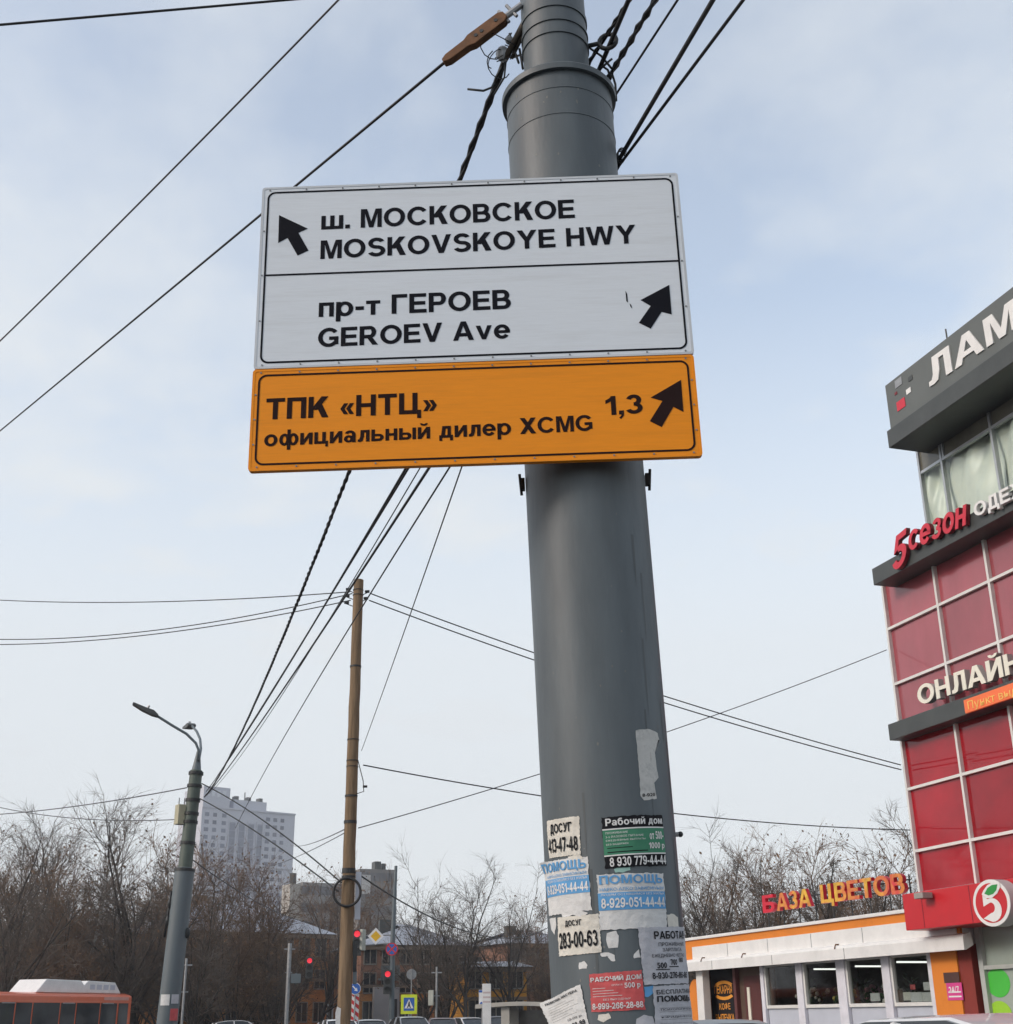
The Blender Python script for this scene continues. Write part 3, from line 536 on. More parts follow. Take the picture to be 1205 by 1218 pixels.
f = Flyer('flyer', 'crooked white notice peeling off low on the pole beside the red flyer', [(657, 1193, -.03), (691, 1171), (701, 1221), (664, 1236)], M_paper, lift=.003, peel=(lambda v: -1.02, 2.0))
f.text('ПОМОЩЬ МАСТЕРА', .1, .92, .86, .93, M_pblack, .01)
for k in range(7): f.patch(.12, .6 + .07 * ((k * 3) % 5), .78 - k*.062, .785 - k*.062, .0005, M_pblack)
f.text('10-00 р', .55, .9, .26, .33, M_pblack, .0); f.text('99-775-88-88', .2, .95, .08, .2, M_pblack, .02)
def scrap(label, pts, mt, lift=.001, name='paper_scrap', txt=None):
    q = [oncyl(*p) for p in pts]; ca = sum(a for a, h in q) / len(q); ch = sum(h for a, h in q) / len(q); rng = random.Random(label)
    t = thing(name, label, 'paper scrap', cyl(ca, ch, PR + lift), 'flyers pasted on the pole'); m = MB(); out = []
    for (a0, h0), (a1, h1) in zip(q, q[1:] + q[:1]):
        k = max(2, int(math.hypot((a1-a0)*PR, h1-h0) / .012))
        for i in range(k): 
            j = .0022 if i else 0; out.append((a0 + (a1-a0)*i/k + rng.uniform(-j, j)/PR, h0 + (h1-h0)*i/k + rng.uniform(-j, j)))
    n = len(out); ctr = cyl(ca, ch, PR + lift)
    v = [ctr]; 
    for s_ in (.5, 1): v += [cyl(ca + (a-ca)*s_, ch + (h-ch)*s_, PR + lift) for a, h in out]
    fs = [(0, 1+i, 1+(i+1) % n) for i in range(n)] + [(1+i, 1+n+i, 1+n+(i+1) % n, 1+(i+1) % n) for i in range(n)]
    m.add(v, fs); m.build('sheet', mt, t, smooth=True)
    if txt:
        for body, a, b, c, mm in txt:
            (a0, h0), (a1, h1) = oncyl(*a), oncyl(*b); m = MB()
            m.text(body, lambda x, y, z: cyl(a0 + (a1-a0)*x, h0 + (h1-h0)*x + y * c, PR + lift + .0008), 1, None, .01, fit=1); m.build('lettering', mm, t)
scrap('long torn grey paper remnant, the topmost paper on the pole', [(756, 869), (770, 867), (782, 872), (784, 880), (776, 882), (773, 888), (779, 896), (780, 905), (781, 915), (783, 925), (778, 931), (780, 945), (781, 950), (766, 952), (762, 947), (760, 915), (758, 895)], mat('weathered pale paper', (.52, .52, .50), .85, var=.15, scale=14, dirt=(.2, .21, .21), dirt_amt=.8, dirt_scale=16), txt=[('8-920', (764, 948), (779, 947), .012, M_pblack)])
scrap('small white scrap with a blue printed corner below the flat ПОМОЩЬ flyer', [(722, 1110), (733, 1107), (736, 1113), (735, 1127), (724, 1128), (721, 1118)], M_paper)
scrap('curved white remnant beside the 283-00-63 flyer', [(714, 1134), (724, 1133), (731, 1136), (732, 1143), (727, 1143), (722, 1137), (716, 1138)], M_paper)
scrap('tiny white torn scrap under the 283-00-63 flyer', [(689, 1145), (695, 1143), (699, 1148), (698, 1152), (689, 1153)], M_paper)
scrap('white remnant left of the РАБОТА flyer', [(754, 1135), (760, 1129), (762, 1139), (754, 1140)], M_paper)
scrap('blue strip of an older flyer beside the red one', [(766, 1174), (777, 1172), (779, 1180), (771, 1186), (767, 1185)], M_pblue)
scrap('torn white patch at the left edge above the 283-00-63 flyer', [(654, 1093), (661, 1091), (662, 1100), (660, 1112), (656, 1106)], M_paper)
scrap('green white scrap between the two flyers Рабочий дом and ПОМОЩЬ', [(730, 1033), (740, 1032), (750, 1031), (750, 1035), (741, 1038), (732, 1038)], mat('green white paper', (.3, .5, .45), .8))
scrap('beige torn paper at the edge beside the flat ПОМОЩЬ flyer', [(793, 1088), (800, 1087), (806, 1091), (807, 1104), (795, 1105)], M_paperc)
scrap('white lump of old paper low beside the БЕСПЛАТНАЯ ПОМОЩЬ flyer', [(757, 1212), (766, 1207), (776, 1209), (779, 1219), (757, 1222)], M_paperg)
scrap('small torn beige flake right under the red flyer', [(712, 1207), (724, 1205), (727, 1211), (718, 1216), (711, 1213)], M_paperc)
scrap('white torn rag above the blue peeling flyer', [(676, 1019), (690, 1017), (694, 1021), (684, 1024), (677, 1023)], M_paperc, .0028)
scrap('ragged white edge below the blue peeling flyer', [(668, 1085), (690, 1083), (700, 1086), (694, 1091), (682, 1088), (670, 1092)], M_paper, .0035)
# small tags sticking out on the pole's far edge
t = thing('metal_lug', 'small metal lug sticking out of the pole above the trees', 'lug', cyl(rad(86), oncyl(795, 987)[1]))
m = MB(); hh = oncyl(795, 988)[1]; m.tube([cyl(rad(86), hh, PR - .01), cyl(rad(86), hh, PR + .018)], .009, 6); m.build('stud', M_zinc, t); m = MB(); m.ball(cyl(rad(86), hh, PR + .018), .011); m.build('cap', M_dark, t)

# ------------------------------------------------------------ cables
def curve(A, B, sag, n=28): return [A + (B - A) * (i / n) - V((0, 0, sag * 4 * (i/n) * (1 - i/n))) for i in range(n + 1)]
def fit(A, B, mid, n=40):
    best = None
    for k in range(-10, 121):
        s = k * .02; c = [proj(p) for p in curve(A, B, s, n)]
        d = min(abs(x - mid[0]) + abs(y - mid[1]) for x, y in c)
        d2 = min((( (c[i][0]+(c[i+1][0]-c[i][0])*f - mid[0])**2 + (c[i][1]+(c[i+1][1]-c[i][1])*f - mid[1])**2) for i in range(n) for f in (0, .33, .66)))
        if best is None or d2 < best[0]: best = (d2, s)
    return curve(A, B, best[1])
def helix(pts, r, pitch, ph):
    out = []; dist = 0; res = []
    for i in range(len(pts) - 1):
        for k in range(6): res.append(pts[i] + (pts[i+1] - pts[i]) * (k / 6))
    res.append(pts[-1])
    for i, p in enumerate(res):
        if i: dist += (p - res[i-1]).length
        t = (res[min(i+1, len(res)-1)] - res[max(i-1, 0)]).normalized(); a = t.cross(V((0, 0, 1))).normalized(); b = t.cross(a); w = 2*math.pi*dist/pitch + ph
        out.append(p + a * math.cos(w) * r + b * math.sin(w) * r)
    return out
def cable(label, pts, r, mt=None, name='cable', group='overhead cables', twist=0):
    m = MB()
    if twist:
        for k in range(3): m.tube(helix(pts, r * .9, twist, 2*math.pi*k/3), r * .8, 5)
    else: m.tube(pts, r, 6)
    return tag(m.build(name, mt or M_wire, smooth=True), label, 'cable', group)
R3, R2 = 36.0, 27.0
A3 = lambda px, py: P(px, py, R3)
# from the street lamp to the big pole (all end behind the signs)
cable('thick twisted black cable from street lamp up to the rust brown bracket of the pole', fit(A3(243, 948), P(604, 62, 5.15), (415, 560)), .013, twist=.5)
cable('black cable, outermost of the bundle under the orange sign running to the street lamp', fit(A3(245, 942), P(655, 262, 5.35), (480, 558)), .010)
cable('black cable, second of the bundle under the orange sign, rising from the street lamp', fit(A3(247, 940), P(660, 270, 5.35), (489, 557)), .008)
cable('thin black wire, third of the bundle passing just behind the wooden pole top', fit(A3(249, 944), P(668, 268, 5.36), (501, 556)), .005)
cable('heavy black cable crossing in front of the wooden pole top', fit(A3(246, 946), P(676, 300, 5.36), (516, 555)), .011)
cable('black cable passing right of the wooden pole top down to the street lamp', fit(A3(280, 985), P(690, 312, 5.4), (538, 555)), .007)
cable('thin black drop wire from the orange sign down to the wooden pole', fit(P(430, 893, R2), P(655, 250, 5.4), (483, 745)), .006)
# the other side of the big pole: over the photographer's head
def over(label, a, b, ra, rb, r, **k):
    A, B = P(*a, ra), P(*b, rb); d = (B - A); far = B + d * 6; far.z = B.z + min(1.5, d.z * 2); 
    n = 24; pts = [cyl(rad(168), oncyl(690, a[1] + 12)[1], (PR if a[1] > 110 else PRU) + .01), A] + [B + (far - B) * (i / n) for i in range(n + 1)]
    return cable(label, pts, r, **k)
over('thick black cable, outer one leaving the pole just above the white sign', (735, 192), (848, 0), 5.15, 4.1, .011)
over('black cable at the far right leaving the pole just above the white sign', (737, 196), (884, 0), 5.15, 4.1, .008)
over('thin black cable rising from beside the pole flange', (733, 112), (806, 0), 5.15, 4.5, .006)
over('twisted black cable rising to the right of the pole flange', (724, 92), (779, 0), 5.15, 4.5, .011, twist=.25)
over('thick straight black cable beside the eye hook', (713, 82), (752, -10), 5.15, 4.6, .012)
over('black twisted cable nearest the eye hook at the top edge', (702, 72), (749, 0), 5.15, 4.7, .008, twist=.25)
# span wires at the upper left
cable('black span wire crossing the top corner of the sky', curve(P(-260, 52, 7.5), P(640, -26, 7.0), .0), .009)
cable('grey span wire climbing steeply across the empty sky at the left', curve(P(-170, 566, 20), P(470, -70, 8), .12), .009, M_wire2)
strapA, strapB = P(528, 75, 5.05), P(612, 12, 4.95)
cable('taut stay wire from the rusty link behind the white sign to the left edge', [P(-120, 612, 22)] + [P(-120, 612, 22) + (strapA - P(-120, 612, 22)) * (i / 10) for i in range(1, 11)], .008)
# rusty turnbuckle link
t = thing('turnbuckle_link', 'rusty brown tension link between stay wire and pole top', 'link', strapB)
ld = (strapB - strapA).normalized(); lw = ld.cross(V((0, 0, 1))).normalized(); lu = lw.cross(ld); LF = Fr(strapA, ld, lu, lw); LL = (strapB - strapA).length
m = MB(); m.prism(LF, [(.0, -.010), (.03, -.022), (LL*.33, -.024), (LL*.40, -.036), (LL*.82, -.034), (LL*.88, -.02), (LL*.88, .02), (LL*.82, .034), (LL*.40, .036), (LL*.33, .024), (.03, .022), (.0, .010)], -.022, .022); m.build('link_body', M_rust, t, bevel=.004)
m = MB(); m.tube([LF(LL*.86, 0, 0), LF(LL*1.1, 0, 0)], .016, 8)
for x in (.86, .97): m.tube([LF(LL*x, -.04, 0), LF(LL*x, .055, 0)], .009, 6)
m.build('shackle', M_zinc, t)
m = MB()
for x in (.47, .55, .75): m.prism(Fr(LF(0, 0, 0), ld, lu, lw), circ(LL*x, 0, .010, n=10), -.025, .025); m.build('pin', M_dark, t); m = MB()
# tangle of wire ends and clamp on the left of the flange
t = thing('wire_tangle', 'tangle of thin wire ends and clamps hanging beside the pole neck', 'wires', P(604, 62, 5.1))
rng = random.Random(5); m = MB()
for k in range(9):
    c = P(598 + rng.uniform(-8, 10), 62 + rng.uniform(-18, 18), 5.08 + rng.uniform(-.04, .04)); rr = rng.uniform(.03, .07); a0 = rng.uniform(0, 6); ax1 = V((rng.uniform(-1, 1), rng.uniform(-.5, .5), rng.uniform(-1, 1))).normalized(); ax2 = ax1.orthogonal().normalized()
    m.tube([c + (ax1 * math.cos(a0 + i * .45) + ax2 * math.sin(a0 + i * .45)) * rr * (1 + .05 * i) for i in range(9)], .0028, 4)
m.tube([P(556, 106, 5.1), P(575, 108, 5.1), P(585, 104, 5.1), P(588, 98, 5.1)], .006, 5)
m.tube([P(588, 112, 5.1), P(600, 92, 5.1), P(602, 72, 5.08)], .005, 5); m.tube([P(617, 75, 5.02), P(612, 60, 5.04), P(606, 40, 5.05)], .006, 5); m.tube([P(622, 82, 5.02), P(618, 58, 5.04)], .006, 5)
m.build('wire_ends', M_dark, t, smooth=True)
m = MB(); b0, b1 = P(601, 70, 5.06), P(640, -4, 4.9); m.tube([b0, b1], .016, 8); m.tube([b0 + PX*.03, b1 + PX*.02], .01, 6); m.build('clamp_rod', mat('brown grey steel', (.09, .075, .06), .6, .3), t, smooth=True)
m = MB(); m.ball(P(598, 64, 5.06), .035, 8, 6, (1, .8, 1.3)); m.ball(P(606, 48, 5.03), .022, 8, 6); m.build('clamp_body', M_zinc, t)
# knots where cables meet the right side of the flange
t = thing('cable_clamp', 'coil of cable tied to the pole right above the white sign', 'clamp', P(737, 188, 5.15)); m = MB()
for k in range(3): m.tube([P(738 + 5 * math.cos(a) + k, 187 + 7 * math.sin(a) - k * 2, 5.12) for a in [i * .5 for i in range(13)]], .004, 5)
m.build('loops', M_wire, t, smooth=True)
t = thing('cable_clamp', 'black clamp with wire ends at the flange rim near the eye hook', 'clamp', P(718, 82, 5.15)); m = MB()
for a, b in (((698, 55), (728, 82)), ((712, 84), (728, 70)), ((716, 78), (726, 92)), ((727, 84), (733, 120))): m.tube([P(*a, 5.08), P((a[0]+b[0])/2 + 2, (a[1]+b[1])/2 - 2, 5.08), P(*b, 5.08)], .006, 5)
m.build('loops', M_wire, t, smooth=True)
# house service wires on the wooden pole
def wires2(label, a, b, ra, rb, sag, r=.012, mt=None): return cable(label, curve(P(*a, ra), P(*b, rb), sag), r, mt)
FC = None
wires2('upper wire running from the wooden pole top to the left edge', (-120, 704), (416, 704), 45, R2, .30)
wires2('middle wire sagging from the wooden pole top to the left edge', (-120, 752), (419, 706), 40, R2, .55)
wires2('lowest of three wires from the wooden pole top to the left edge', (-120, 762), (417, 714), 40, R2, .45)

# ------------------------------------------------------------ wooden pole
Pb, Pt = P(409, 1207, R2), P(426.5, 690, R2); wd = (Pt - Pb).normalized(); Pb = Pb - wd * ((Pb.z + .02) / wd.z); WLn = (Pt - Pb).length
wp = thing('wooden_pole', 'weathered brown wooden utility pole leaning slightly beside the traffic signs', 'utility pole', Pb)
def w_at(h): return Pb + wd * h
def w_h(py): 
    lo, hi = 0, WLn
    for _ in range(30):
        md = (lo + hi) / 2
        if proj(w_at(md))[1] > py: lo = md
        else: hi = md
    return lo
rng = random.Random(3); m = MB(); n = 26
m.tube([w_at(WLn * i / n) + V((rng.uniform(-.006, .006), rng.uniform(-.006, .006), 0)) for i in range(n + 1)], [.145 - .037 * i / n for i in range(n + 1)], 14); m.build('shaft', M_wood, wp, smooth=50)
m = MB(); wr = lambda h: .145 - .037 * h / WLn + .004
for py, hw in ((793, .02), (947, .02), (880, .008), (905, .008), (912, .006), (702, .006), (708, .006), (978, .03), (1036, .05), (1043, .02)):
    h = w_h(py); MB().tube([w_at(h - hw), w_at(h + hw)], wr(h) + .006, 14).build('band', M_dark, wp, smooth=40)
m = MB(); h = w_h(1062); m.tube([w_at(h) + V((0, -.16, 0)) + V((math.cos(a), 0, math.sin(a))) * .27 for a in [i * 2 * math.pi / 40 for i in range(41)]], .026, 8, False)
tag(m.build('cable_coil', M_wire, smooth=True), 'round coil of black cable hung on the wooden pole', 'cable coil')
wf = facing(w_at(w_h(1066)) + V((.16, 0, 0)), 0)
m = MB(); m.box(wf, -.01, .10, -.45, .47, -.12, .02); m.build('cable_trunking', M_lpanel, wp)
m = MB(); wg = facing(w_at(w_h(1163)) + V((.17, 0, 0)), 0); m.box(wg, -.02, .06, -.12, .12, -.08, .03); m.build('junction_box', M_pole2, wp, bevel=.01)
m = MB(); wg = facing(w_at(w_h(1138)) + V((.15, 0, 0)), 0); m.box(wg, -.01, .07, -.28, .28, -.08, .05); m.build('meter_box', M_dark, wp, bevel=.01)
m = MB(); wg = facing(w_at(w_h(1205)) + V((-.02, -.12, 0)), 0); m.prism(wg, [(-.12, -.2), (-.03, -.22), (.0, -.05), (-.02, .08), (-.1, .12), (-.13, .0)], -.02, .01); tag(m.build('white_notice', M_paper), 'torn white notice low on the wooden pole', 'notice')
for q, (dx_, py) in enumerate(((-.27, 701), (-.29, 709), (-.30, 717), (.25, 704), (.22, 712))):
    c = w_at(w_h(py)) + V((dx_ * .8, -.02, 0)); m = MB(); s = -1 if dx_ < 0 else 1
    m.tube([w_at(w_h(py + 6)), c + V((0, 0, -.03)), c], .010, 5); m.tube([c + V((-.05, 0, 0)), c + V((.05, 0, 0))], [.03, .035], 8); m.build('insulator', M_dark, wp, smooth=40)
h = w_h(935); m = MB(); m.tube([w_at(w_h(905)) + V((.12, -.05, 0)), w_at(h) + V((.24, -.05, .1)), w_at(h) + V((.26, -.05, -.12)), w_at(w_h(945)) + V((.1, -.05, 0))], .01, 5)
m.tube([w_at(h) + V((.24, -.05, -.02)), w_at(h) + V((.33, -.05, -.02))], .025, 6); m.build('drop_loop', M_wire, wp, smooth=True)

# ------------------------------------------------------------ street lamp pole
Lb, Lt = P(200, 1205, R3), P(233.5, 917, R3); ldv = (Lt - Lb).normalized(); Lb = Lb - ldv * (Lb.z / ldv.z); LLn = (Lt - Lb).length
def l_at(h): return Lb + ldv * h
def l_h(py):
    lo, hi = 0, LLn
    for _ in range(30):
        md = (lo + hi) / 2
        if proj(l_at(md))[1] > py: lo = md
        else: hi = md
    return lo
sl = thing('street_lamp', 'grey steel street lamp with two curved arms leaning over the street', 'street lamp', Lb)
hs = l_h(1035)
m = MB(); m.tube([l_at(0), l_at(hs), l_at(hs + .06)], [.265, .255, .2], 20); m.build('lower_tube', M_pole2, sl, smooth=40)
m = MB(); m.tube([l_at(hs), l_at(LLn), l_at(LLn + .02)], [.185, .168, .14], 18); m.build('upper_tube', mat('dark green grey paint', (.075, .10, .085), .55, var=.15), sl, smooth=40)
m = MB(); m.tube([l_at(LLn), l_at(LLn + .55)], [.13, .045], 12); m.build('cap', M_pole2, sl, smooth=40)
m = MB()
for py in (920, 935, 952, 968, 978, 1003, 1035): h = l_h(py); MB().tube([l_at(h - .04), l_at(h + .04)], (.2 if py < 1030 else .27), 16).build('band', M_dark, sl, smooth=40)
for pts, hd in (([(235.5, 905), (236.5, 893), (233, 884), (222, 873), (205, 863), (186, 851)], ((188, 852), (158, 837))), ([(236.5, 905), (239, 891), (238, 879), (234, 870), (228, 863)], ((228, 868), (215, 865)))):
    m = MB(); pp = [P(x, y, R3 - .1 + .0 * i) for i, (x, y) in enumerate(pts)]
    if len(pts) < 6: pp = [P(x, y, R3 - .1 + .45 * i) for i, (x, y) in enumerate(pts)]
    m.tube(pp, .036, 8); arm = m.build('arm', M_pole2, sl, smooth=True)
    a = pp[-1]; b = P(*hd[1], R3 - .1) if len(pts) >= 6 else pp[-1] + V((-.3, .6, .05))
    if len(pts) < 6: pass
    d = (b - a).normalized(); wv = d.cross(V((0, 0, 1))).normalized(); uv = wv.cross(d); ff = Fr(a, d, uv, wv); ln = (b - a).length
    m = MB(); m.prism(ff, [(-.05, -.03), (.1, -.06), (ln*.55, -.065), (ln, -.03), (ln, .03), (ln*.5, .055), (.12, .085), (-.05, .03)], -.12, .12); m.build('lamp_head', mat('lamp housing', (.06, .065, .065), .5), sl, bevel=.02)
    m = MB(); m.tube([ff(.3, .06, 0), ff(.3, .15, 0)], .035, 8); m.build('photocell', M_zinc, sl)
bx = facing(l_at(l_h(972)) + V((-.26, -.05, 0)), 25); m = MB(); m.box(bx, -.13, .1, -.2, .32, -.12, .12); m.build('control_box', mat('pale yellow cabinet', (.42, .40, .28), .5), sl, bevel=.015)
m = MB()
for s in (-.08, .07): m.tube([bx(s, .32, 0), bx(s, .5, 0)], .012, 5)
m.build('antenna', M_dark, sl)
m = MB()
for py, s in ((1075, -1), (1095, -1), (1110, 1)): c = l_at(l_h(py)); m.ball(c + V((s * .27, -.05, 0)), .1, 8, 6, (.7, .8, 1.4))
m.tube([l_at(l_h(1060)) + V((-.27, -.06, 0)), l_at(l_h(1115)) + V((-.31, -.06, 0))], .03, 6); m.build('cable_joint', M_dark, sl, smooth=True)
nf = lambda py, dx_, tw: facing(l_at(l_h(py)) + V((dx_, -.262, 0)), tw)
for nm_, lb_, py, x0, x1, y0, y1, mt_ in (('notice', 'white notice on the street lamp post, left of two', 1190, -.22, .0, -.12, .14, M_paper), ('notice', 'small grey white notice on the street lamp post, right of two', 1190, .04, .22, -.08, .14, M_paperg), ('notice', 'small red notice low on the street lamp post', 1208, .05, .24, -.12, .16, M_pred)):
    m = MB(); c = l_at(l_h(py)); k = 6
    A0, A1 = math.asin(max(-1, x0/.27)), math.asin(min(1, x1/.27)); nn = V((-c.x, -c.y, 0)).normalized(); xx = V((0, 0, 1)).cross(nn)
    p = [c + (xx * math.sin(A0 + (A1-A0)*i/k) + nn * math.cos(A0 + (A1-A0)*i/k)) * .272 + V((0, 0, z)) for z in (y0, y1) for i in range(k + 1)]
    m.add(p, [(i, i+1, k+2+i, k+1+i) for i in range(k)]); tag(m.build(nm_, mt_, smooth=True), lb_, 'notice', 'notices on the street lamp post')
# wires from the street lamp
def wl(label, a, b, ra, rb, sag, r=.014, mt=None): return cable(label, curve(P(*a, ra), P(*b, rb), sag), r, mt)
wl('span wire from the street lamp to the left edge over the bare trees', (-100, 971), (222, 937), 60, R3, .25, .015, M_wire2)
wl('thin faint wire just below the span wire at the left edge', (-60, 944), (224, 974), 50, R3, .35, .012, M_wire2)
wl('black cable swooping down from the street lamp top to the wooden pole', (240, 932), (406, 1050), R3 - .1, R2, -.15, .016)
wl('second black cable from the street lamp to the wooden pole', (238, 950), (402, 1060), R3 - .1, R2, -.1, .016)
wl('low dark cable from the street lamp down across the house roof', (228, 1022), (372, 1098), R3, 70, .3, .016)
wl('cable from the wooden pole past the traffic sign post', (428, 1041), (660, 1098), R2, 60, .9, .016)
wl('pale wire from the wooden pole towards the tower', (415, 988), (300, 1030), R2, 90, .3, .01, M_wire2)
wl('second pale wire from the wooden pole towards the tower', (415, 984), (345, 1005), R2, 90, .2, .012, M_wire2)
# ------------------------------------------------------------ red building
C0 = P(1092, 1056, 32.0); fu = V((.307, -.952, 0)).normalized(); fn = V((fu.y, -fu.x, 0))
if fn.dot(CAMP - C0) < 0: fn = -fn
BF = Fr((C0.x, C0.y, 0), fu, (0, 0, 1), fn)
BZ = .72                                            # forecourt level
bld = thing('shop_building', 'red glazed shopping building with dark ledges and rooftop sign board', 'building', BF(5, BZ, 0))
U1 = 11.2; DEP = -14
m = MB(); m.box(BF, 0.02, U1, 4.2, 11.6, DEP, -.12); m.box(BF, 1.85, U1, BZ, 4.2, DEP, -.12); m.build('core', mat('dark interior', (.05, .045, .045), .8), bld)
m = MB(); m.box(BF, 1.75, U1, 11.6, 14.95, DEP, -1.6); m.build('attic_wall', M_greyb, bld)
cols = [.06] + [2.13 + 1.86 * k for k in range(5)]
PRG = random.Random(8)
def pane(u0, u1, z0, z1, mt, off=-.06):
    m = MB(); n = 4
    q = lambda u, z: BF(u, z, off + PRG.uniform(-.007, .007)); fr4 = [q(u0, z0), q(u1, z0), q(u1, z1), q(u0, z1)]; bk = [p - fn * .03 for p in fr4]
    m.add(bk + fr4, [(3, 2, 1, 0), (4, 5, 6, 7)] + [(i, (i+1) % 4, 4 + (i+1) % 4, 4 + i) for i in range(4)]); return m.build('glazed_panel', mt, bld)
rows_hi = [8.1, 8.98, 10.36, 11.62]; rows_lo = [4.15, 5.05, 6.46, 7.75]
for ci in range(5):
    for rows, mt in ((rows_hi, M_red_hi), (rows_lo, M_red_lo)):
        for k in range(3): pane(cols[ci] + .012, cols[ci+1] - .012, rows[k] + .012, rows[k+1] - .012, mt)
m = MB()
for u in cols:
    for z0, z1 in ((4.1, 7.74), (8.09, 11.61)): m.box(BF, u - .036, u + .036, z0, z1, -.11, .03)
for z in rows_hi[1:3] + rows_lo[1:3]:
    for a, b in zip(cols, cols[1:]): m.box(BF, a + .036, b - .036, z - .032, z + .032, -.1, .025)
for z in (11.55, 7.70):
    for a, b in zip(cols, cols[1:]): m.box(BF, a + .036, b - .036, z - .05, z + .02, -.1, .025)
m.build('mullion', M_mull, bld)
u_l1 = BF.hit(1037, 677, .55)[0]; u_l2 = BF.hit(1056, 862, .35)[0]
zl1 = (BF.hit(1038, 697, .55)[1], BF.hit(1037, 677, .55)[1]); zl2 = (BF.hit(1058, 881, .35)[1], BF.hit(1056, 862, .35)[1])
m = MB(); m.box(BF, u_l1, U1, zl1[0], zl1[1], DEP, .55); m.build('ledge', M_grey, bld, bevel=.01)
m = MB(); m.box(BF, u_l2, U1, zl2[0], zl2[1], DEP, .35); m.build('ledge', M_grey, bld, bevel=.01)
KG2 = glass('upper glass', (.88, .92, .9))
# attic storey
OA = -.35
ua = BF.hit(1096, 565, OA)[0]; zbar = BF.hit(1096, 563, OA)[1]; um1 = BF.hit(1123, 560, OA)[0]; um2 = BF.hit(1183, 530, OA)[0]; ztop = 15.0
ZA = zl1[1]
us = [ua, um1, um2] + [um2 + (um2 - um1) * k for k in range(1, 4)]
for a, b in zip(us, us[1:]):
    if b > U1: break
    m = MB(); m.box(BF, a + .03, b - .03, zbar + .03, ztop, OA - .03, OA); m.build('upper_window', M_glassb, bld)
    MB().face([BF(a + .03, ZA, OA), BF(b - .03, ZA, OA), BF(b - .03, zbar, OA), BF(a + .03, zbar, OA)]).build('lower_window', KG2, bld)
    # crumpled curtain film behind the lower panes
    m = MB(); nu, nv = 22, 16; rng = random.Random(int(a * 100)); ph = [rng.uniform(0, 6) for _ in range(5)]; p = []
    for j in range(nv + 1):
        for i in range(nu + 1):
            x, y = i / nu, j / nv
            w = .10 * math.sin(9 * x + 3 * y + ph[0]) * y + .07 * math.sin(17 * x - 8 * y + ph[1]) * (.3 + y) + .06 * math.sin(6 * y + 4 * x + ph[2])
            p.append(BF(a - .03 + (b - a + .06) * x, ZA + (zbar + .1 - ZA) * y, OA - .17 + w * .62))
    m.add(p, [(j*(nu+1)+i, j*(nu+1)+i+1, (j+1)*(nu+1)+i+1, (j+1)*(nu+1)+i) for j in range(nv) for i in range(nu)]); m.build('curtain', M_cloth, bld, smooth=True)
m = MB(); m.box(BF, ua, us[-1], ZA, ztop, -1.59, -1.5); m.build('attic_interior', M_glassb, bld)
m = MB(); m.box(BF, ua + .001, ua + .03, ZA, ztop, -1.5, OA - .05); m.build('attic_side_pane', M_cloth, bld)
m = MB()
for u in us: m.box(BF, u - .035, u + .035, ZA, ztop, OA - .06, OA + .05)
for a, b in zip(us, us[1:]): m.box(BF, a + .035, b - .035, zbar - .035, zbar + .035, OA - .05, OA + .04)
m.box(BF, um1 + .06, um1 + .12, zbar + .036, ztop, OA - .05, OA + .045)
for a, b in zip(us, us[1:]): m.box(BF, a + .035, b - .035, ZA, ZA + .07, OA - .05, OA + .04)
m.build('window_frame', M_alu, bld)
# roof canopy and board
OC = .75; uc = BF.hit(1055, 515, OC)[0]; zc1 = BF.hit(1055, 513, OC)[1]; zc0 = BF.hit(1056, 534, OC)[1]
m = MB(); m.box(BF, uc, U1, zc0, zc1, DEP, OC); m.build('roof_canopy', M_grey, bld, bevel=.01)
OB = .55; ub = BF.hit(1053, 460, OB)[0]; zb1 = BF.hit(1053, 459, OB)[1]; zb0 = zc1 + .06
sb = thing('sign_board', 'dark grey rooftop board with big white letters ЛАМ and small squares', 'sign', BF(ub + 4, zb0, OB))
m = MB(); m.box(BF, ub, U1, zb0, zb1, OB - .5, OB); m.build('board', M_greyb, sb)
def letters(body, p0, p1, cap_px, off, depth, mt, parent, name='lettering', bold=.03, shear=0, ref=None, fr=BF, res=4):
    ro = off if ref is None else ref
    a = fr.hit(*p0, ro); b = fr.hit(*p1, ro); c = fr.hit(p0[0], p0[1] - cap_px, ro); m = MB()
    sl_ = (b[1] - a[1]) / (b[0] - a[0])
    m.text(body, lambda x, y, z: fr(a[0] + x, a[1] + x * sl_ + y, off + z), b[0] - a[0], c[1] - a[1], bold, shear, depth, res)
    return m.build(name, mt, parent)
letters('ЛАМ', (1107, 460), (1213, 387), 33, OB + .002, .03, M_white, sb, bold=.06)
for (px, py), s, mt in (((1069, 455), .2, M_zinc), ((1083, 450), .12, M_grey), ((1081, 465), .13, M_white), ((1072, 481), .24, M_redl), ((1066, 468), .07, M_redd)):
    u, z = BF.hit(px, py, OB); m = MB(); m.box(BF, u - s*.7, u + s*.7, z - s*.5, z + s*.5, OB, OB + .012); m.build('square', mt, sb)
u, z = BF.hit(1118, 403, OB); m = MB(); m.tube([BF(u, zb1, OB - .2), BF(u, zb1 + .4, OB - .2)], .02, 5); m.build('spike', M_dark, sb)
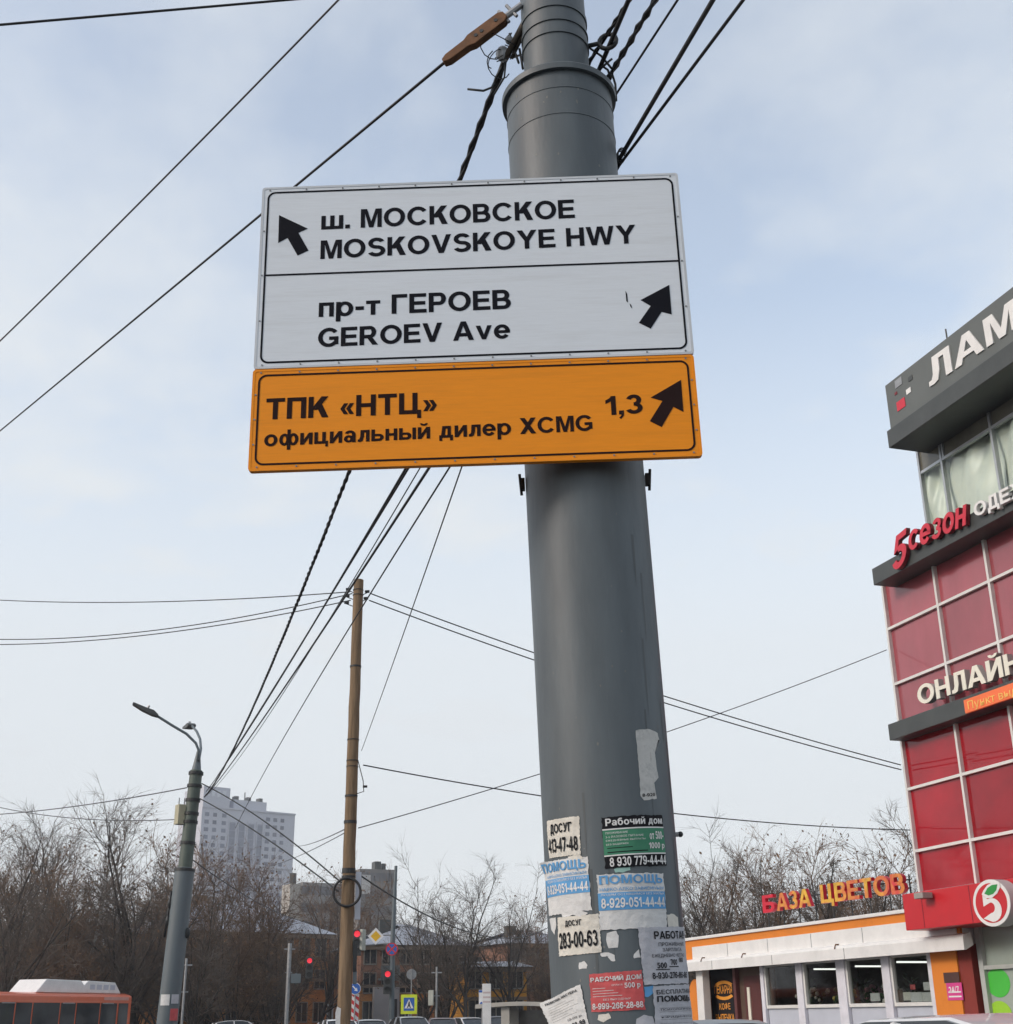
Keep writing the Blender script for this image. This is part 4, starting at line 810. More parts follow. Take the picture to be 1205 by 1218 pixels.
# 5 season letters on the ledge
t = thing('shop_sign', 'red script lettering 5сезон standing on the upper ledge', 'sign', BF(1.5, ZA, .5), 'shop signs on the red building')
for body, p0, p1, cp in (('5', (1063, 680), (1083, 664), 38), ('сезон', (1082, 655), (1153, 622), 31)):
    letters(body, p0, p1, cp, .57, .10, M_redd, t, 'letter_body', .045, .3, .675)
    letters(body, p0, p1, cp, .672, .012, M_redl, t, 'letter_face', .045, .3, .675)
t = thing('shop_sign', 'white lettering ОДЕЖДА on the upper ledge after the red script', 'sign', BF(5, ZA, .5), 'shop signs on the red building')
letters('ОДЕЖДА', (1164, 616), (1262, 568), 17, .57, .10, M_white, t, bold=.03)
t = thing('shop_sign', 'big cream block lettering ОНЛАЙН on the red panels', 'sign', BF(2.5, zl2[1], .1), 'shop signs on the red building')
letters('ОНЛАЙН', (1093, 839), (1216, 797), 23, .2, .13, mat('letter side', (.35, .34, .33), .5), t, 'letter_body', bold=.05, ref=.335)
letters('ОНЛАЙН', (1093, 839), (1216, 797), 23, .331, .012, M_creamp, t, 'letter_face', bold=.05, ref=.335)
t = thing('shop_sign', 'orange strip sign reading Пункт выдачи on the lower ledge', 'sign', BF(3.5, zl2[0], .4), 'shop signs on the red building')
ua_, za_ = BF.hit(1146, 833, .42); ub_, zb_ = BF.hit(1148, 849, .42)
m = MB(); m.box(BF, ua_, ua_ + 5.2, zb_, za_, .352, .42); m.build('board', M_orangeb, t, bevel=.006)
letters('Пункт выдачи', (1152, 844), (1232, 819), 9.5, .424, .004, mat('yellow letter', (.85, .5, .12), .5), t, bold=0)
# canopy over the entrance
OE = .9; ue, ze1 = BF.hit(1073, 1064, OE); ze0 = BF.hit(1078, 1107, OE)[1]
m = MB(); m.box(BF, ue, U1, ze0, ze1, -.3, OE); m.build('entrance_canopy', M_red, bld, bevel=.01)
m = MB()
for px in (1098, 1156): u = BF.hit(px, 1085, OE)[0]; m.box(BF, u - .012, u + .012, ze0 + .02, ze1 - .02, OE, OE + .003)
m.build('panel_joint', M_redd, bld)
m = MB(); u, z = BF.hit(1097, 1066, OE + .2); m.box(BF, u - .16, u + .16, z - .05, z + .07, OE + .05, OE + .3); m.tube([BF(u, z - .02, OE), BF(u, z, OE + .1)], .03, 6); m.build('floodlight', mat('lamp grey', (.3, .28, .26), .5), bld, bevel=.01)
# round apple logo
OL = OE + .28; uL, zL = BF.hit(1179.5, 1074, OL); rL = (BF.hit(1179, 1045, OL)[1] - BF.hit(1179, 1102, OL)[1]) / 2; rX = (BF.hit(1201, 1068, OL)[0] - BF.hit(1158, 1080, OL)[0]) / 2
t = thing('round_logo_sign', 'round white and red light box with a 5 and green leaf', 'sign', BF(uL, zL - rL, OL), 'shop signs on the red building')
LFm = Fr(BF(uL, zL, OL), fu, (0, 0, 1), fn)
m = MB(); m.prism(LFm, circ(0, 0, rX, rL, 48), -.27, 0); m.build('light_box', mat('grey box side', (.42, .42, .43), .5), t, smooth=40)
m = MB(); m.prism(LFm, circ(0, 0, rX * .99, rL * .99, 48), .0, .006); m.build('rim', M_white, t)
m = MB(); m.prism(LFm, circ(0, 0, rX * .84, rL * .84, 48), .006, .012); m.build('disc', M_red, t)
S = lambda pts: [(x * rX, y * rL) for x, y in pts]
m = MB()
arc = [(.02 + .50 * math.cos(rad(a)), -.30 + .50 * math.sin(rad(a))) for a in range(112, -111, -16)]; arc2 = [(-.02 + .20 * math.cos(rad(a)), -.20 + .22 * math.sin(rad(a))) for a in range(-96, 100, 16)]
m.prism(LFm, S([(-.42, -.12), (-.40, .36), (-.20, .20), (-.16, .17)] + arc[1:] + [(-.50, -.62)] + arc2), .012, .018); m.build('figure', M_white, t)
m = MB(); m.prism(LFm, S([(-.42, .40), (-.2, .22), (.1, .2), (.42, .36), (.62, .62), (.6, .84), (.3, .86), (-.05, .76), (-.3, .56)]), .018, .022); m.build('leaf_outline', M_white, t)
m = MB(); m.prism(LFm, S([(-.26, .42), (-.05, .32), (.2, .36), (.4, .5), (.5, .74), (.2, .74), (-.05, .64)]), .022, .026); m.build('leaf', mat('leaf green', (.02, .26, .05), .5), t)
# ground floor glazing
m = MB()
for u in (1.93, 3.3, 4.7, 6.1, 7.5): m.box(BF, u - .075, u + .075, BZ, ze0, -.11, .03)
zt = BF.hit(1190, 1150, 0)[1]
for a, b in zip((1.93, 3.3, 4.7, 6.1), (3.3, 4.7, 6.1, 7.5)): m.box(BF, a + .075, b - .075, zt - .04, zt + .04, -.1, .02)
m.build('shopfront_frame', mat('grey green profile', (.40, .42, .40), .5), bld)
for a, b in zip((1.93, 3.3, 4.7, 6.1), (3.3, 4.7, 6.1, 7.5)):
    m = MB(); m.box(BF, a + .08, b - .08, BZ, ze0, -.09, -.06); m.build('shopfront_glass', M_glassg, bld)
for px, py, mt, nm_ in ((1187, 1169, M_green, 'green'), (1190, 1208, M_lime, 'lime')):
    u, z = BF.hit(px, py, -.05); rx_ = (BF.hit(1201, py, -.05)[0] - BF.hit(1173, py, -.05)[0]) / 2; ry_ = (BF.hit(px, py - 17.5, -.05)[1] - BF.hit(px, py + 17.5, -.05)[1]) / 2; m = MB(); m.prism(Fr(BF(u, z, -.058), fu, (0, 0, 1), fn), circ(0, 0, rx_, ry_, 36), 0, .005); m.build('dot_sticker', mt, bld)

# ------------------------------------------------------------ flower shop kiosk
KO_ = .25
ks = thing('flower_shop', 'low orange and white flower shop pavilion with a row of windows', 'shop', BF(-5, BZ, -2))
uL0, uR0 = -12.3, 1.72
zK = 3.72
KI = mat('shop interior', (.16, .14, .12), .8, var=.3, scale=1.5)
m = MB(); m.box(BF, uL0, uR0, BZ - .1, BZ + .12, -6, KO_); m.build('plinth', M_conc, ks)
m = MB(); m.box(BF, uL0 + .05, -7.7, BZ + .12, 2.95, -6, -5.8); m.box(BF, -7.7, .0, BZ + .12, 2.95, -4.2, -4.0); m.box(BF, uL0 + .02, uL0 + .2, BZ + .12, 2.95, -6, -.2); m.box(BF, .05, .2, BZ + .12, 2.95, -4.2, -.01); m.build('inner_wall', KI, ks)
m = MB(); m.box(BF, uL0 + .02, uR0, 2.95, zK - .06, -6.2, KO_ - .02); m.build('roof_slab', M_white, ks)
m = MB(); m.box(BF, uL0, uR0, 3.10, zK - .02, KO_ - .02, KO_ + .04); m.build('orange_band', M_orange, ks)
m = MB(); m.box(BF, uL0 - .06, uR0, zK - .02, zK + .06, -6.3, KO_ + .1); m.build('roof_trim', M_white, ks, bevel=.01)
m = MB(); m.box(BF, -11.45, uR0 - .1, 3.14, 3.50, KO_ + .04, KO_ + .07); m.build('white_fascia', M_white, ks)
for u in (-9.1, -6.7, -4.4, -2.0): MB().box(BF, u - .012, u + .012, 3.15, 3.49, KO_ + .068, KO_ + .073).build('fascia_joint', M_zinc, ks)
for u in (-9.8, -6.2, -2.6): MB().box(BF, u - .012, u + .012, 2.81, 3.05, KO_ + .245, KO_ + .254).build('awning_joint', M_zinc, ks)
for u in (-10.6, -8.0, -3.1): MB().tube([BF(u, 3.16, KO_ + .05), BF(u, 3.16, KO_ + .16), BF(u + .12, 3.06, KO_ + .27)], .018, 5).build('bracket', M_rust, ks)
MB().box(BF, -7.4, -.1, 1.35, 1.4, -1.7, -.4).build('display_shelf', M_brown, ks)
m = MB(); m.prism(Fr(BF(uL0 - .02, 0, 0), -fn, (0, 0, 1), fu), [(-KO_ - .045, 3.15), (-KO_ - .22, 3.11), (-KO_ - .25, 3.05), (-KO_ - .25, 2.80), (-KO_ - .2, 2.80), (-KO_ + .0, 2.9)], 0, 14.4); m.build('awning', M_white, ks, bevel=.006)
m = MB(); m.box(BF, -11.5, -11.05, BZ + .12, 2.94, .0, .22); m.build('pillar', M_white, ks)
m = MB(); m.box(BF, -11.04, -7.62, BZ + .12, 2.94, -.35, -.28); m.build('entrance_wall', M_brown, ks)
hu = lambda px: BF.hit(px, 1180, -.24)[0]
m = MB(); m.box(BF, hu(886), hu(905), BZ + .12, 2.6, -.28, -.23); m.build('door', mat('door maroon', (.09, .02, .018), .5), ks)
m = MB(); m.box(BF, hu(890), hu(893), 1.2, 2.3, -.23, -.2); m.build('door_handle', M_creamp, ks)
m = MB(); 
for pa, pb in ((843.5, 845), (876, 879)): MB().box(BF, hu(pa), hu(pb), BZ + .12, 2.94, -.28, -.15).build('door_post', mat('maroon post', (.12, .03, .03), .5), ks)
wb = [(-7.52, -5.78), (-5.42, -3.76), (-3.33, -1.74), (-1.39, .10)]
KG = glass('shop glass', (.62, .66, .64), .25)
for a, b in wb:
    m = MB(); m.box(BF, a, b, BZ + .12, 1.72, -.06, -.01); m.build('apron_panel', M_lpanel, ks)
    m = MB(); m.box(BF, a, b, 1.72, 1.80, -.06, .05); m.box(BF, a, b, 2.78, 2.94, -.06, .03); m.box(BF, a - .02, a + .05, 1.8, 2.78, -.06, .04); m.box(BF, b - .05, b + .02, 1.8, 2.78, -.06, .04)
    w = m.build('window', M_mull, ks); m = MB(); m.face([BF(a + .05, 1.8, -.03), BF(b - .05, 1.8, -.03), BF(b - .05, 2.78, -.03), BF(a + .05, 2.78, -.03)]); m.build('pane', KG, w)
lil = mat('lilac window post', (.64, .64, .70), .5)
m = MB()
for a, b in ((-7.72, -7.54), (-5.76, -5.44), (-3.74, -3.35), (-1.72, -1.41), (.12, .3)): MB().box(BF, a, b, BZ + .12, 2.94, -.08, .08).build('window_post', lil, ks)
m = MB(); m.box(BF, .31, 1.25, BZ + .12, 2.94, -.2, .12); m.build('orange_pier', M_orange, ks)
m = MB(); m.box(BF, 1.26, uR0, BZ + .12, 2.94, -2, .09); m.build('end_wall', M_darkred, ks)
m = MB()
for u, z, o in ((-7.0, 2.72, -1.2), (-4.9, 2.72, -1.2), (-2.7, 2.74, -1.0), (-2.0, 2.72, -2.3), (-.9, 2.74, -.9), (-.45, 2.72, -2.2), (.0, 2.7, -3.0)): MB().box(BF, u - .0, u + .06, z - .02, z + .02, o - .9, o).build('ceiling_tube', M_lamp, ks)
m = MB(); m.prism(Fr(BF(uL0 + .35, 0, .1), fu, (0, 0, 1), fn), circ(0, 1.75, .55, .85, 28), -.1, -.04); m.build('orange_disc', M_orange, ks)
# bakery panel
t = thing('bakery_sign', 'black door panel with orange bakery and coffee lettering', 'sign', BF(-9.7, BZ, -.28)); m = MB()
m.box(BF, hu(846), hu(875), BZ + .12, 2.86, -.275, -.24); m.build('board', M_pblack, t)
om = mat('orange print', (.75, .3, .03), .6)
for body, px0, px1, py, cp in (('ПЕКАРНЯ', 850, 871, 1182, 9), ('КОФЕ', 856, 869, 1201, 7), ('ВЫПЕЧКА', 852, 874, 1215, 8)): letters(body, (px0, py), (px1, py - .4), cp, -.238, 0, om, t, bold=.04)
u, z = BF.hit(861, 1178, -.238); m = MB()
for a0, a1 in ((40, 140), (220, 320)):
    q = [(u + .75 * math.cos(rad(a)), z + .27 * math.sin(rad(a))) for a in range(a0, a1 + 1, 10)] + [(u + .6 * math.cos(rad(a)), z + .18 * math.sin(rad(a))) for a in range(a1, a0 - 1, -10)]
    m.prism(BF, q, -.239, -.236)
m.build('arc', om, t)
# roof letters
t = thing('roof_letter_sign', 'red and gold letters БАЗА ЦВЕТОВ standing on the pavilion roof', 'sign', BF(-5.5, zK, -1))
for body, p0, p1, cp in (('Б', (908, 1086), (922, 1084), 20.5), ('АЗА', (924.5, 1083.5), (965, 1077.5), 20.5), ('ЦВЕТОВ', (977, 1074.5), (1077, 1062), 22)):
    letters(body, p0, p1, cp, -1.0, .10, M_redl, t, 'letter_body', .05, ref=-.895); letters(body, p0, p1, cp, -.899, .012, M_redl if body == 'Б' else M_gold, t, 'letter_face', .05, ref=-.895)
m = MB()
for k in range(9): m.tube([BF(-9.1 + k * .9, zK, -1.1), BF(-9.1 + k * .9, 4.75, -1.1)], .02, 5)
for z in (4.42, 4.62): m.tube([BF(-9.2, z, -1.05), BF(-1.8, z, -1.05)], .02, 5)
m.build('frame', M_dark, t)
# posters
t = thing('round_the_clock_poster', 'pink poster reading 24/7 with dark top on the orange pier', 'poster', BF(.7, 1.9, .12)); a, zb2 = BF.hit(1128, 1190, .125); b, zt2 = BF.hit(1142, 1156, .125); zm2 = BF.hit(1134, 1169, .125)[1]
m = MB(); m.box(BF, a, b, zb2, zm2, .121, .13); m.build('lower_sheet', M_pink, t); m = MB(); m.box(BF, a - .05, b - .05, zm2, zt2, .121, .132); m.build('upper_sheet', mat('dark poster', (.07, .03, .025), .6), t)
letters('24/7', (1129, 1181), (1141, 1180), 7, .132, 0, M_white, t, bold=.05)
for k in (0, 1): m = MB(); m.box(BF, a + .05, b - .05, zb2 + .06 + k * .09, zb2 + .09 + k * .09, .13, .132); m.build('text_line', M_white, t)
for px0, px1, py0, py1, lb, mt in ((1036, 1046, 1181, 1191, 'white notice in the third shop window', M_paper), (1075, 1083, 1180, 1190, 'yellowish notice inside the last shop window', M_paperc), (1084, 1096, 1180, 1193, 'white notice in the middle of the last shop window', M_paper), (1098, 1108, 1180, 1194, 'white notice at the edge of the last shop window, lower one', M_paper), (1099, 1106, 1168, 1178, 'white notice at the edge of the last shop window, upper one', M_paper), (1083, 1088, 1171, 1177, 'small pale red notice high in the last shop window', M_pred), (1063, 1073, 1177, 1192, 'brown picture notice low in the last shop window', M_brown)):
    a, z0 = BF.hit(px0, py1, -.04); b, z1 = BF.hit(px1, py0, -.04); m = MB(); m.box(BF, a, b, max(z0, 1.81), z1, -.05, -.04); tag(m.build('window_notice', mt), lb, 'notice', 'notices in the shop windows')
# flower buckets inside
rng = random.Random(11)
fcol = [mat('pink blooms', (.5, .25, .3), .7), mat('white blooms', (.55, .52, .48), .7), mat('yellow blooms', (.45, .36, .1), .7)]; fgr = mat('flower leaves', (.03, .06, .02), .8); buck = mat('bucket', (.05, .055, .06), .5)
for k, (u, o, lb) in enumerate(((-6.7, -.8, 'white and pink bouquet in a bucket behind the first shop window'), (-4.9, -.9, 'yellow bouquet in a bucket behind the second shop window'), (-4.15, -1.3, 'pale bouquet in a bucket in the corner of the second shop window'), (-2.9, -.9, 'yellow bouquet in a bucket behind the third shop window'), (-.9, -1.2, 'pink bouquet in a bucket behind the last shop window'))):
    t = thing('flower_bucket', lb, 'flowers', BF(u, 1.4, o), 'flower buckets in the shop'); b = BF(u, 1.4, o)
    m = MB(); m.tube([b, b + V((0, 0, .38))], [.14, .19], 12); m.build('bucket', buck, t)
    m = MB(); mb2 = MB()
    for i in range(40): d = V((rng.gauss(0, .16), rng.gauss(0, .16), .42 + rng.uniform(.0, .38))); (m if i % 2 else mb2).ball(b + d, rng.uniform(.04, .08), 6, 4)
    m.build('blooms', fcol[(k + 1) % 3], t, smooth=True); mb2.build('leaves', fgr, t, smooth=True)
for u, o, lb in ((-7.25, -1.2, 'tall leafy plant at the left side of the first shop window'), (-5.2, -1.4, 'tall leafy plant at the left side of the second shop window'), (-3.95, -.8, 'leafy plant at the right side of the second shop window'), (-2.3, -1.1, 'broad leafy plant in the third shop window')):
    t = thing('potted_plant', lb, 'plant', BF(u, 1.4, o), 'potted plants in the shop'); b = BF(u, 1.4, o); MB().tube([b, b + V((0, 0, .22))], [.1, .14], 12).build('pot', M_brown, t); m = MB()
    for i in range(46):
        a = rng.uniform(0, 6.28); e = rng.uniform(.1, .34); z = rng.uniform(.2, 1.0); d = V((math.cos(a), math.sin(a), rng.uniform(.1, .9))).normalized(); w = d.cross(V((0, 0, 1))).normalized() * .035; p = b + V((math.cos(a) * e * .3, math.sin(a) * e * .3, z))
        m.face([p, p + d * e * .5 + w, p + d * e, p + d * e * .5 - w])
    m.build('leaves', mat('house plant leaves', (.035, .075, .02), .5, var=.4), t)
# forecourt
m = MB(); m.box(BF, -30, 14, -.13, BZ, -20, 4.2); struct(m.build('forecourt', M_pave))
m = MB(); m.prism(Fr(BF(-30, 0, 0), fn, (0, 0, 1), fu), [(4.2, -.13), (9.5, -.13), (9.5, .02), (4.2, BZ - .005)], 0, 44); struct(m.build('ramp', M_asph))
# wires to the building
fpt = BF.hit(1074, 909, .1); fp2 = BF.hit(1074, 915, .1); fp3 = BF.hit(1057, 772, .1)
cable('upper of two wires passing from the wooden pole behind the big pole to the building', fit(P(441, 706, R2), BF(0.05, fpt[1], .1), (785, 826)), .013)
cable('lower of two wires passing from the wooden pole behind the big pole to the building', fit(P(439, 714, R2), BF(0.05, fp2[1], .1), (785, 834)), .013)
cable('single wire from the wooden pole sagging level past the big pole towards the trees', fit(P(432, 910, R2), P(1130, 988, 37), (800, 968)), .013)
cable('faint wire from the red building corner down to the wooden pole', fit(BF(.05, fp3[1], .1), P(426, 985, R2), (790, 872)), .010, M_wire2)

# ------------------------------------------------------------ far buildings
def fr_between(a, b): # frame along a->b at ground, Z towards camera
    a = V((a[0], a[1], 0)); b = V((b[0], b[1], 0)); x = (b - a).normalized(); n = V((x.y, -x.x, 0))
    if n.dot(CAMP - a) < 0: n = -n
    return Fr(a, x, (0, 0, 1), n), (b - a).length
M_tower = mat('pale tower wall', (.50, .52, .58), .8, var=.03, scale=.1)
M_twin = mat('tower window', (.17, .19, .25), .35, var=.5, scale=.12)
M_tbay = mat('tower glazing', (.22, .24, .30), .35, var=.35, scale=.08)
TA, TB = P(266, 968, 545), P(351, 970, 560); tf, tw = fr_between(TA, TB); th_ = P(351, 970, 560).z
tower = thing('apartment_tower', 'tall pale grey apartment tower behind the street lamp and bare trees', 'building', tf(tw / 2, 0, -8))
m = MB(); m.box(tf, -9.5, tw, 0, th_, -22, 0); m.box(tf, -9.5, 2.2, th_, th_ + 8.5, -18, .3); m.box(tf, 5, 20, th_, th_ + 4.5, -14, -1.5); m.box(tf, 2.2, tw + .2, th_, th_ + .7, -22, .35); m.build('wall', M_tower, tower)
m = MB()
for x in (6.2, 11.8, 17.2): m.box(tf, x, x + 1.6, th_ + 4.5, th_ + 6.2, -6, -3)
m.tube([tf(11, th_ + 4.5, -4), tf(11, th_ + 8.2, -4)], .25, 5); m.build('roof_vent', M_grey, tower)
m = MB()
for k in range(4): m.box(tf, -8.3 + k * 2.4, -6.9 + k * 2.4, th_ + 4.6, th_ + 7.2, .3, .42)
m.build('parapet_opening', mat('pale opening', (.62, .65, .7), .7), tower)
fl = 3.0; nw = 0; extra = MB(); rng = random.Random(4)
for i in range(27):
    z = th_ - 3.4 - i * fl
    if z < 3: break
    for x, w in ((-8.2, 1.9), (-4.6, 1.7), (-.6, 1.9), (19.3, 1.9), (22.7, 1.8), (26.1, 1.7)):
        if x + w > tw - .3: continue
        if i < 15 and nw < 92: m = MB(); m.box(tf, x, x + w, z, z + 1.55, .0, .06); m.build('window', M_twin, tower); nw += 1
        else: extra.box(tf, x, x + w, z, z + 1.55, .0, .06)
tag(extra.build('windows', M_twin, tower), kind='stuff')
m = MB()
for x in (3.0, 7.2, 11.4, 15.6):
    for z0, z1 in ((th_ - 21, th_ - 5), (th_ - 46, th_ - 22.5), (th_ - 70, th_ - 47)): m.box(tf, x, x + 2.6, z0, z1, 0, .08)
m.build('loggia_glazing', M_tbay, tower)
m = MB()
for x in (2.7, 6.9, 11.1, 15.3, 18.0): m.box(tf, x - .25, x + .05, 5, th_ - 4, 0, .5)
m.box(tf, -9.5, tw, th_ - 22.3, th_ - 21.3, .09, .4); m.build('rib', M_tower, tower)
for i in range(14):                                   # loggia floors
    z = th_ - 5.3 - i * fl
    m = MB()
    for x in (3.0, 7.2, 11.4, 15.6): m.box(tf, x, x + 2.6, z - .2, z + .2, .08, .14)
    m.build('loggia_slab', mat('grey loggia slab', (.32, .34, .4), .8), tower)
def block(name, label, a, b, R, ztop_px, depth, wmat, mw, floors, ncol, wwin, roof=None):
    A = P(a, ztop_px[0], R[0]); B = P(b, ztop_px[1], R[1]); fr_, w = fr_between(A, B); h = (A.z + B.z) / 2
    t = thing(name, label, 'building', fr_(w / 2, 0, -depth / 2)); m = MB(); m.box(fr_, 0, w, 0, h, -depth, 0); m.build('wall', wmat, t)
    fl_ = (h - .6) / floors
    for i in range(floors):
        m = MB()
        for k in range(ncol):
            x = w * (k + .5) / ncol; m.box(fr_, x - wwin/2, x + wwin/2, .5 + i * fl_ + fl_*.32, .5 + i * fl_ + fl_*.82, 0, .05)
        m.build('window_row', mw, t)
    return t, fr_, w, h
M_blk = mat('grey panel block', (.27, .265, .26), .85, var=.1, scale=.15); M_blk2 = mat('dark grey panel block', (.21, .205, .20), .85, var=.12, scale=.15)
M_blkw = mat('block window', (.14, .14, .15), .35, var=.4, scale=.2)
t, b_f, w, h = block('apartment_block', 'low grey apartment block right of the tower, with a lift house on top', 360, 424, (250, 254), (1049, 1052), 5, M_blk, M_blkw, 8, 9, 1.5)
m = MB(); m.box(b_f, -2.2, -.02, 0, h - .3, -4.8, -.5); m.build('end_wall', mat('pale end wall', (.42, .40, .37), .85, var=.08, scale=.2), t); m = MB(); m.tube([b_f(-1.2, h - .4, -2), b_f(-1.2, h + 1.7, -2)], .7, 6); m.build('roof_vent', M_grey, t)
t, b_f, w, h = block('apartment_block', 'dark grey apartment block between the wooden pole and the traffic sign post', 428, 472, (232, 234), (1033, 1035), 4, M_blk2, M_blkw, 9, 5, 1.5)
m = MB(); m.box(b_f, 3.2, 4.3, h, h + 1.5, -3.5, -1.5); m.box(b_f, 4.8, 5.5, h, h + 1.3, -3.5, -2.5); m.build('chimney', M_grey, t)
m = MB(); m.box(b_f, .4, 2.0, h - 4.2, h - 1, .0, .06); m.build('repair_patch', mat('white plaster patch', (.5, .5, .5), .8), t)
# brick houses along the crossing street
M_brick = mat('orange brown plaster', (.50, .22, .08), .85, var=.2, scale=.7, dirt=(.12, .06, .035), dirt_amt=.6, dirt_scale=.5)
M_brickd = mat('brown brick', (.27, .14, .095), .85, var=.2, scale=.7)
M_yel = mat('yellow ochre plaster', (.62, .29, .035), .85, var=.12, scale=.6, dirt=(.3, .15, .04), dirt_amt=.4, dirt_scale=.4)
M_roof = mat('grey sheet roof', (.32, .34, .38), .5, .2, var=.12, scale=.6)
M_frame = mat('weathered window frame', (.25, .23, .2), .6)
def house(label, a, b, R, pe, pr, walls, floors, ncol, depth=11, upper=None):
    A = P(a, pe, R[0]); B = P(b, pe, R[1]); fr_, w = fr_between(A, B); he = A.z; hr = P((a + b) / 2, pr, (R[0] + R[1]) / 2).z
    t = thing('brick_house', label, 'house', fr_(w / 2, 0, -depth / 2), 'old houses behind the trees')
    m = MB(); m.box(fr_, 0, w, -.1, he if not upper else he * .56, -depth, 0); m.build('wall', walls, t)
    if upper: m = MB(); m.box(fr_, 0, w, he * .56, he, -depth, 0); m.build('wall', upper, t)
    m = MB(); hip = depth * .45; e = .5
    q = [fr_(-e, he, e), fr_(w + e, he, e), fr_(w + e, he, -depth - e), fr_(-e, he, -depth - e), fr_(hip, hr, -depth/2), fr_(w - hip, hr, -depth/2)]
    m.add(q, [(0, 1, 5, 4), (1, 2, 5), (2, 3, 4, 5), (3, 0, 4), (3, 2, 1, 0)]); rf_ = m.build('roof', M_roof, t)
    m = MB(); m.box(fr_, w*.3, w*.3 + 1, he, hr + .35, -depth/2 - .4, -depth/2 + .2); m.build('chimney', M_grey, rf_)
    m = MB(); m.box(fr_, -.3, w + .3, he - .35, he - .02, .0, .35); m.box(fr_, 0, w, he * .56 - .12, he * .56 + .12, .0, .12); m.build('cornice', mat('dull cornice', (.22, .17, .13), .8), t)
    fh = (he - .6) / floors
    for i in range(floors):
        for k in range(ncol):
            x = w * (k + .5) / ncol; z = .9 + i * fh + fh * .15
            m = MB(); m.ring(fr_, [(x-.52, z), (x+.52, z), (x+.52, z+1.55), (x-.52, z+1.55)], [(x-.45, z+.1), (x+.45, z+.1), (x+.45, z+1.48), (x-.45, z+1.48)], -.0, .08); m.box(fr_, x - .04, x + .04, z + .101, z + 1.479, .01, .06)
            wn = m.build('window', M_frame, t); m = MB(); m.face([fr_(x-.45, z+.1, .02), fr_(x+.45, z+.1, .02), fr_(x+.45, z+1.48, .02), fr_(x-.45, z+1.48, .02)]); m.build('pane', M_glassd, wn)
    return t, fr_, w, he
house('long orange brown house with a grey sheet roof, left of the wooden pole', 205, 392, (106, 112), 1106, 1066, M_brick, 3, 9)
t, hf, w, he = house('brown brick house with orange ground floor behind the crosswalk sign', 430, 556, (105, 107), 1124, 1094, M_brick, 3, 6, upper=M_brickd)
m = MB(); m.box(hf, w * .11, w * .34, 0, he * .55, .1, .8); m.build('entrance_block', mat('pale grey plaster', (.33, .33, .35), .85, var=.1, scale=.5), t)
m = MB(); m.box(hf, w * .27, w * .32, 0, 2.9, .8, .83); m.build('door', M_dark, t)
m = MB(); m.box(hf, w * .16, w * .33, he*.62, he*.63 + .1, .1, 1.1); m.box(hf, w * .16, w * .33, he*.63 + .1, he*.63 + 1.0, 1.0, 1.1); m.build('balcony', M_pole2, t)
house('yellow ochre house with a dark roof behind the bus shelter', 553, 626, (100, 101), 1150, 1140, M_yel, 2, 3)
house('dull brown house hidden in branches right of the yellow house', 606, 700, (122, 126), 1122, 1102, M_brickd, 3, 8)

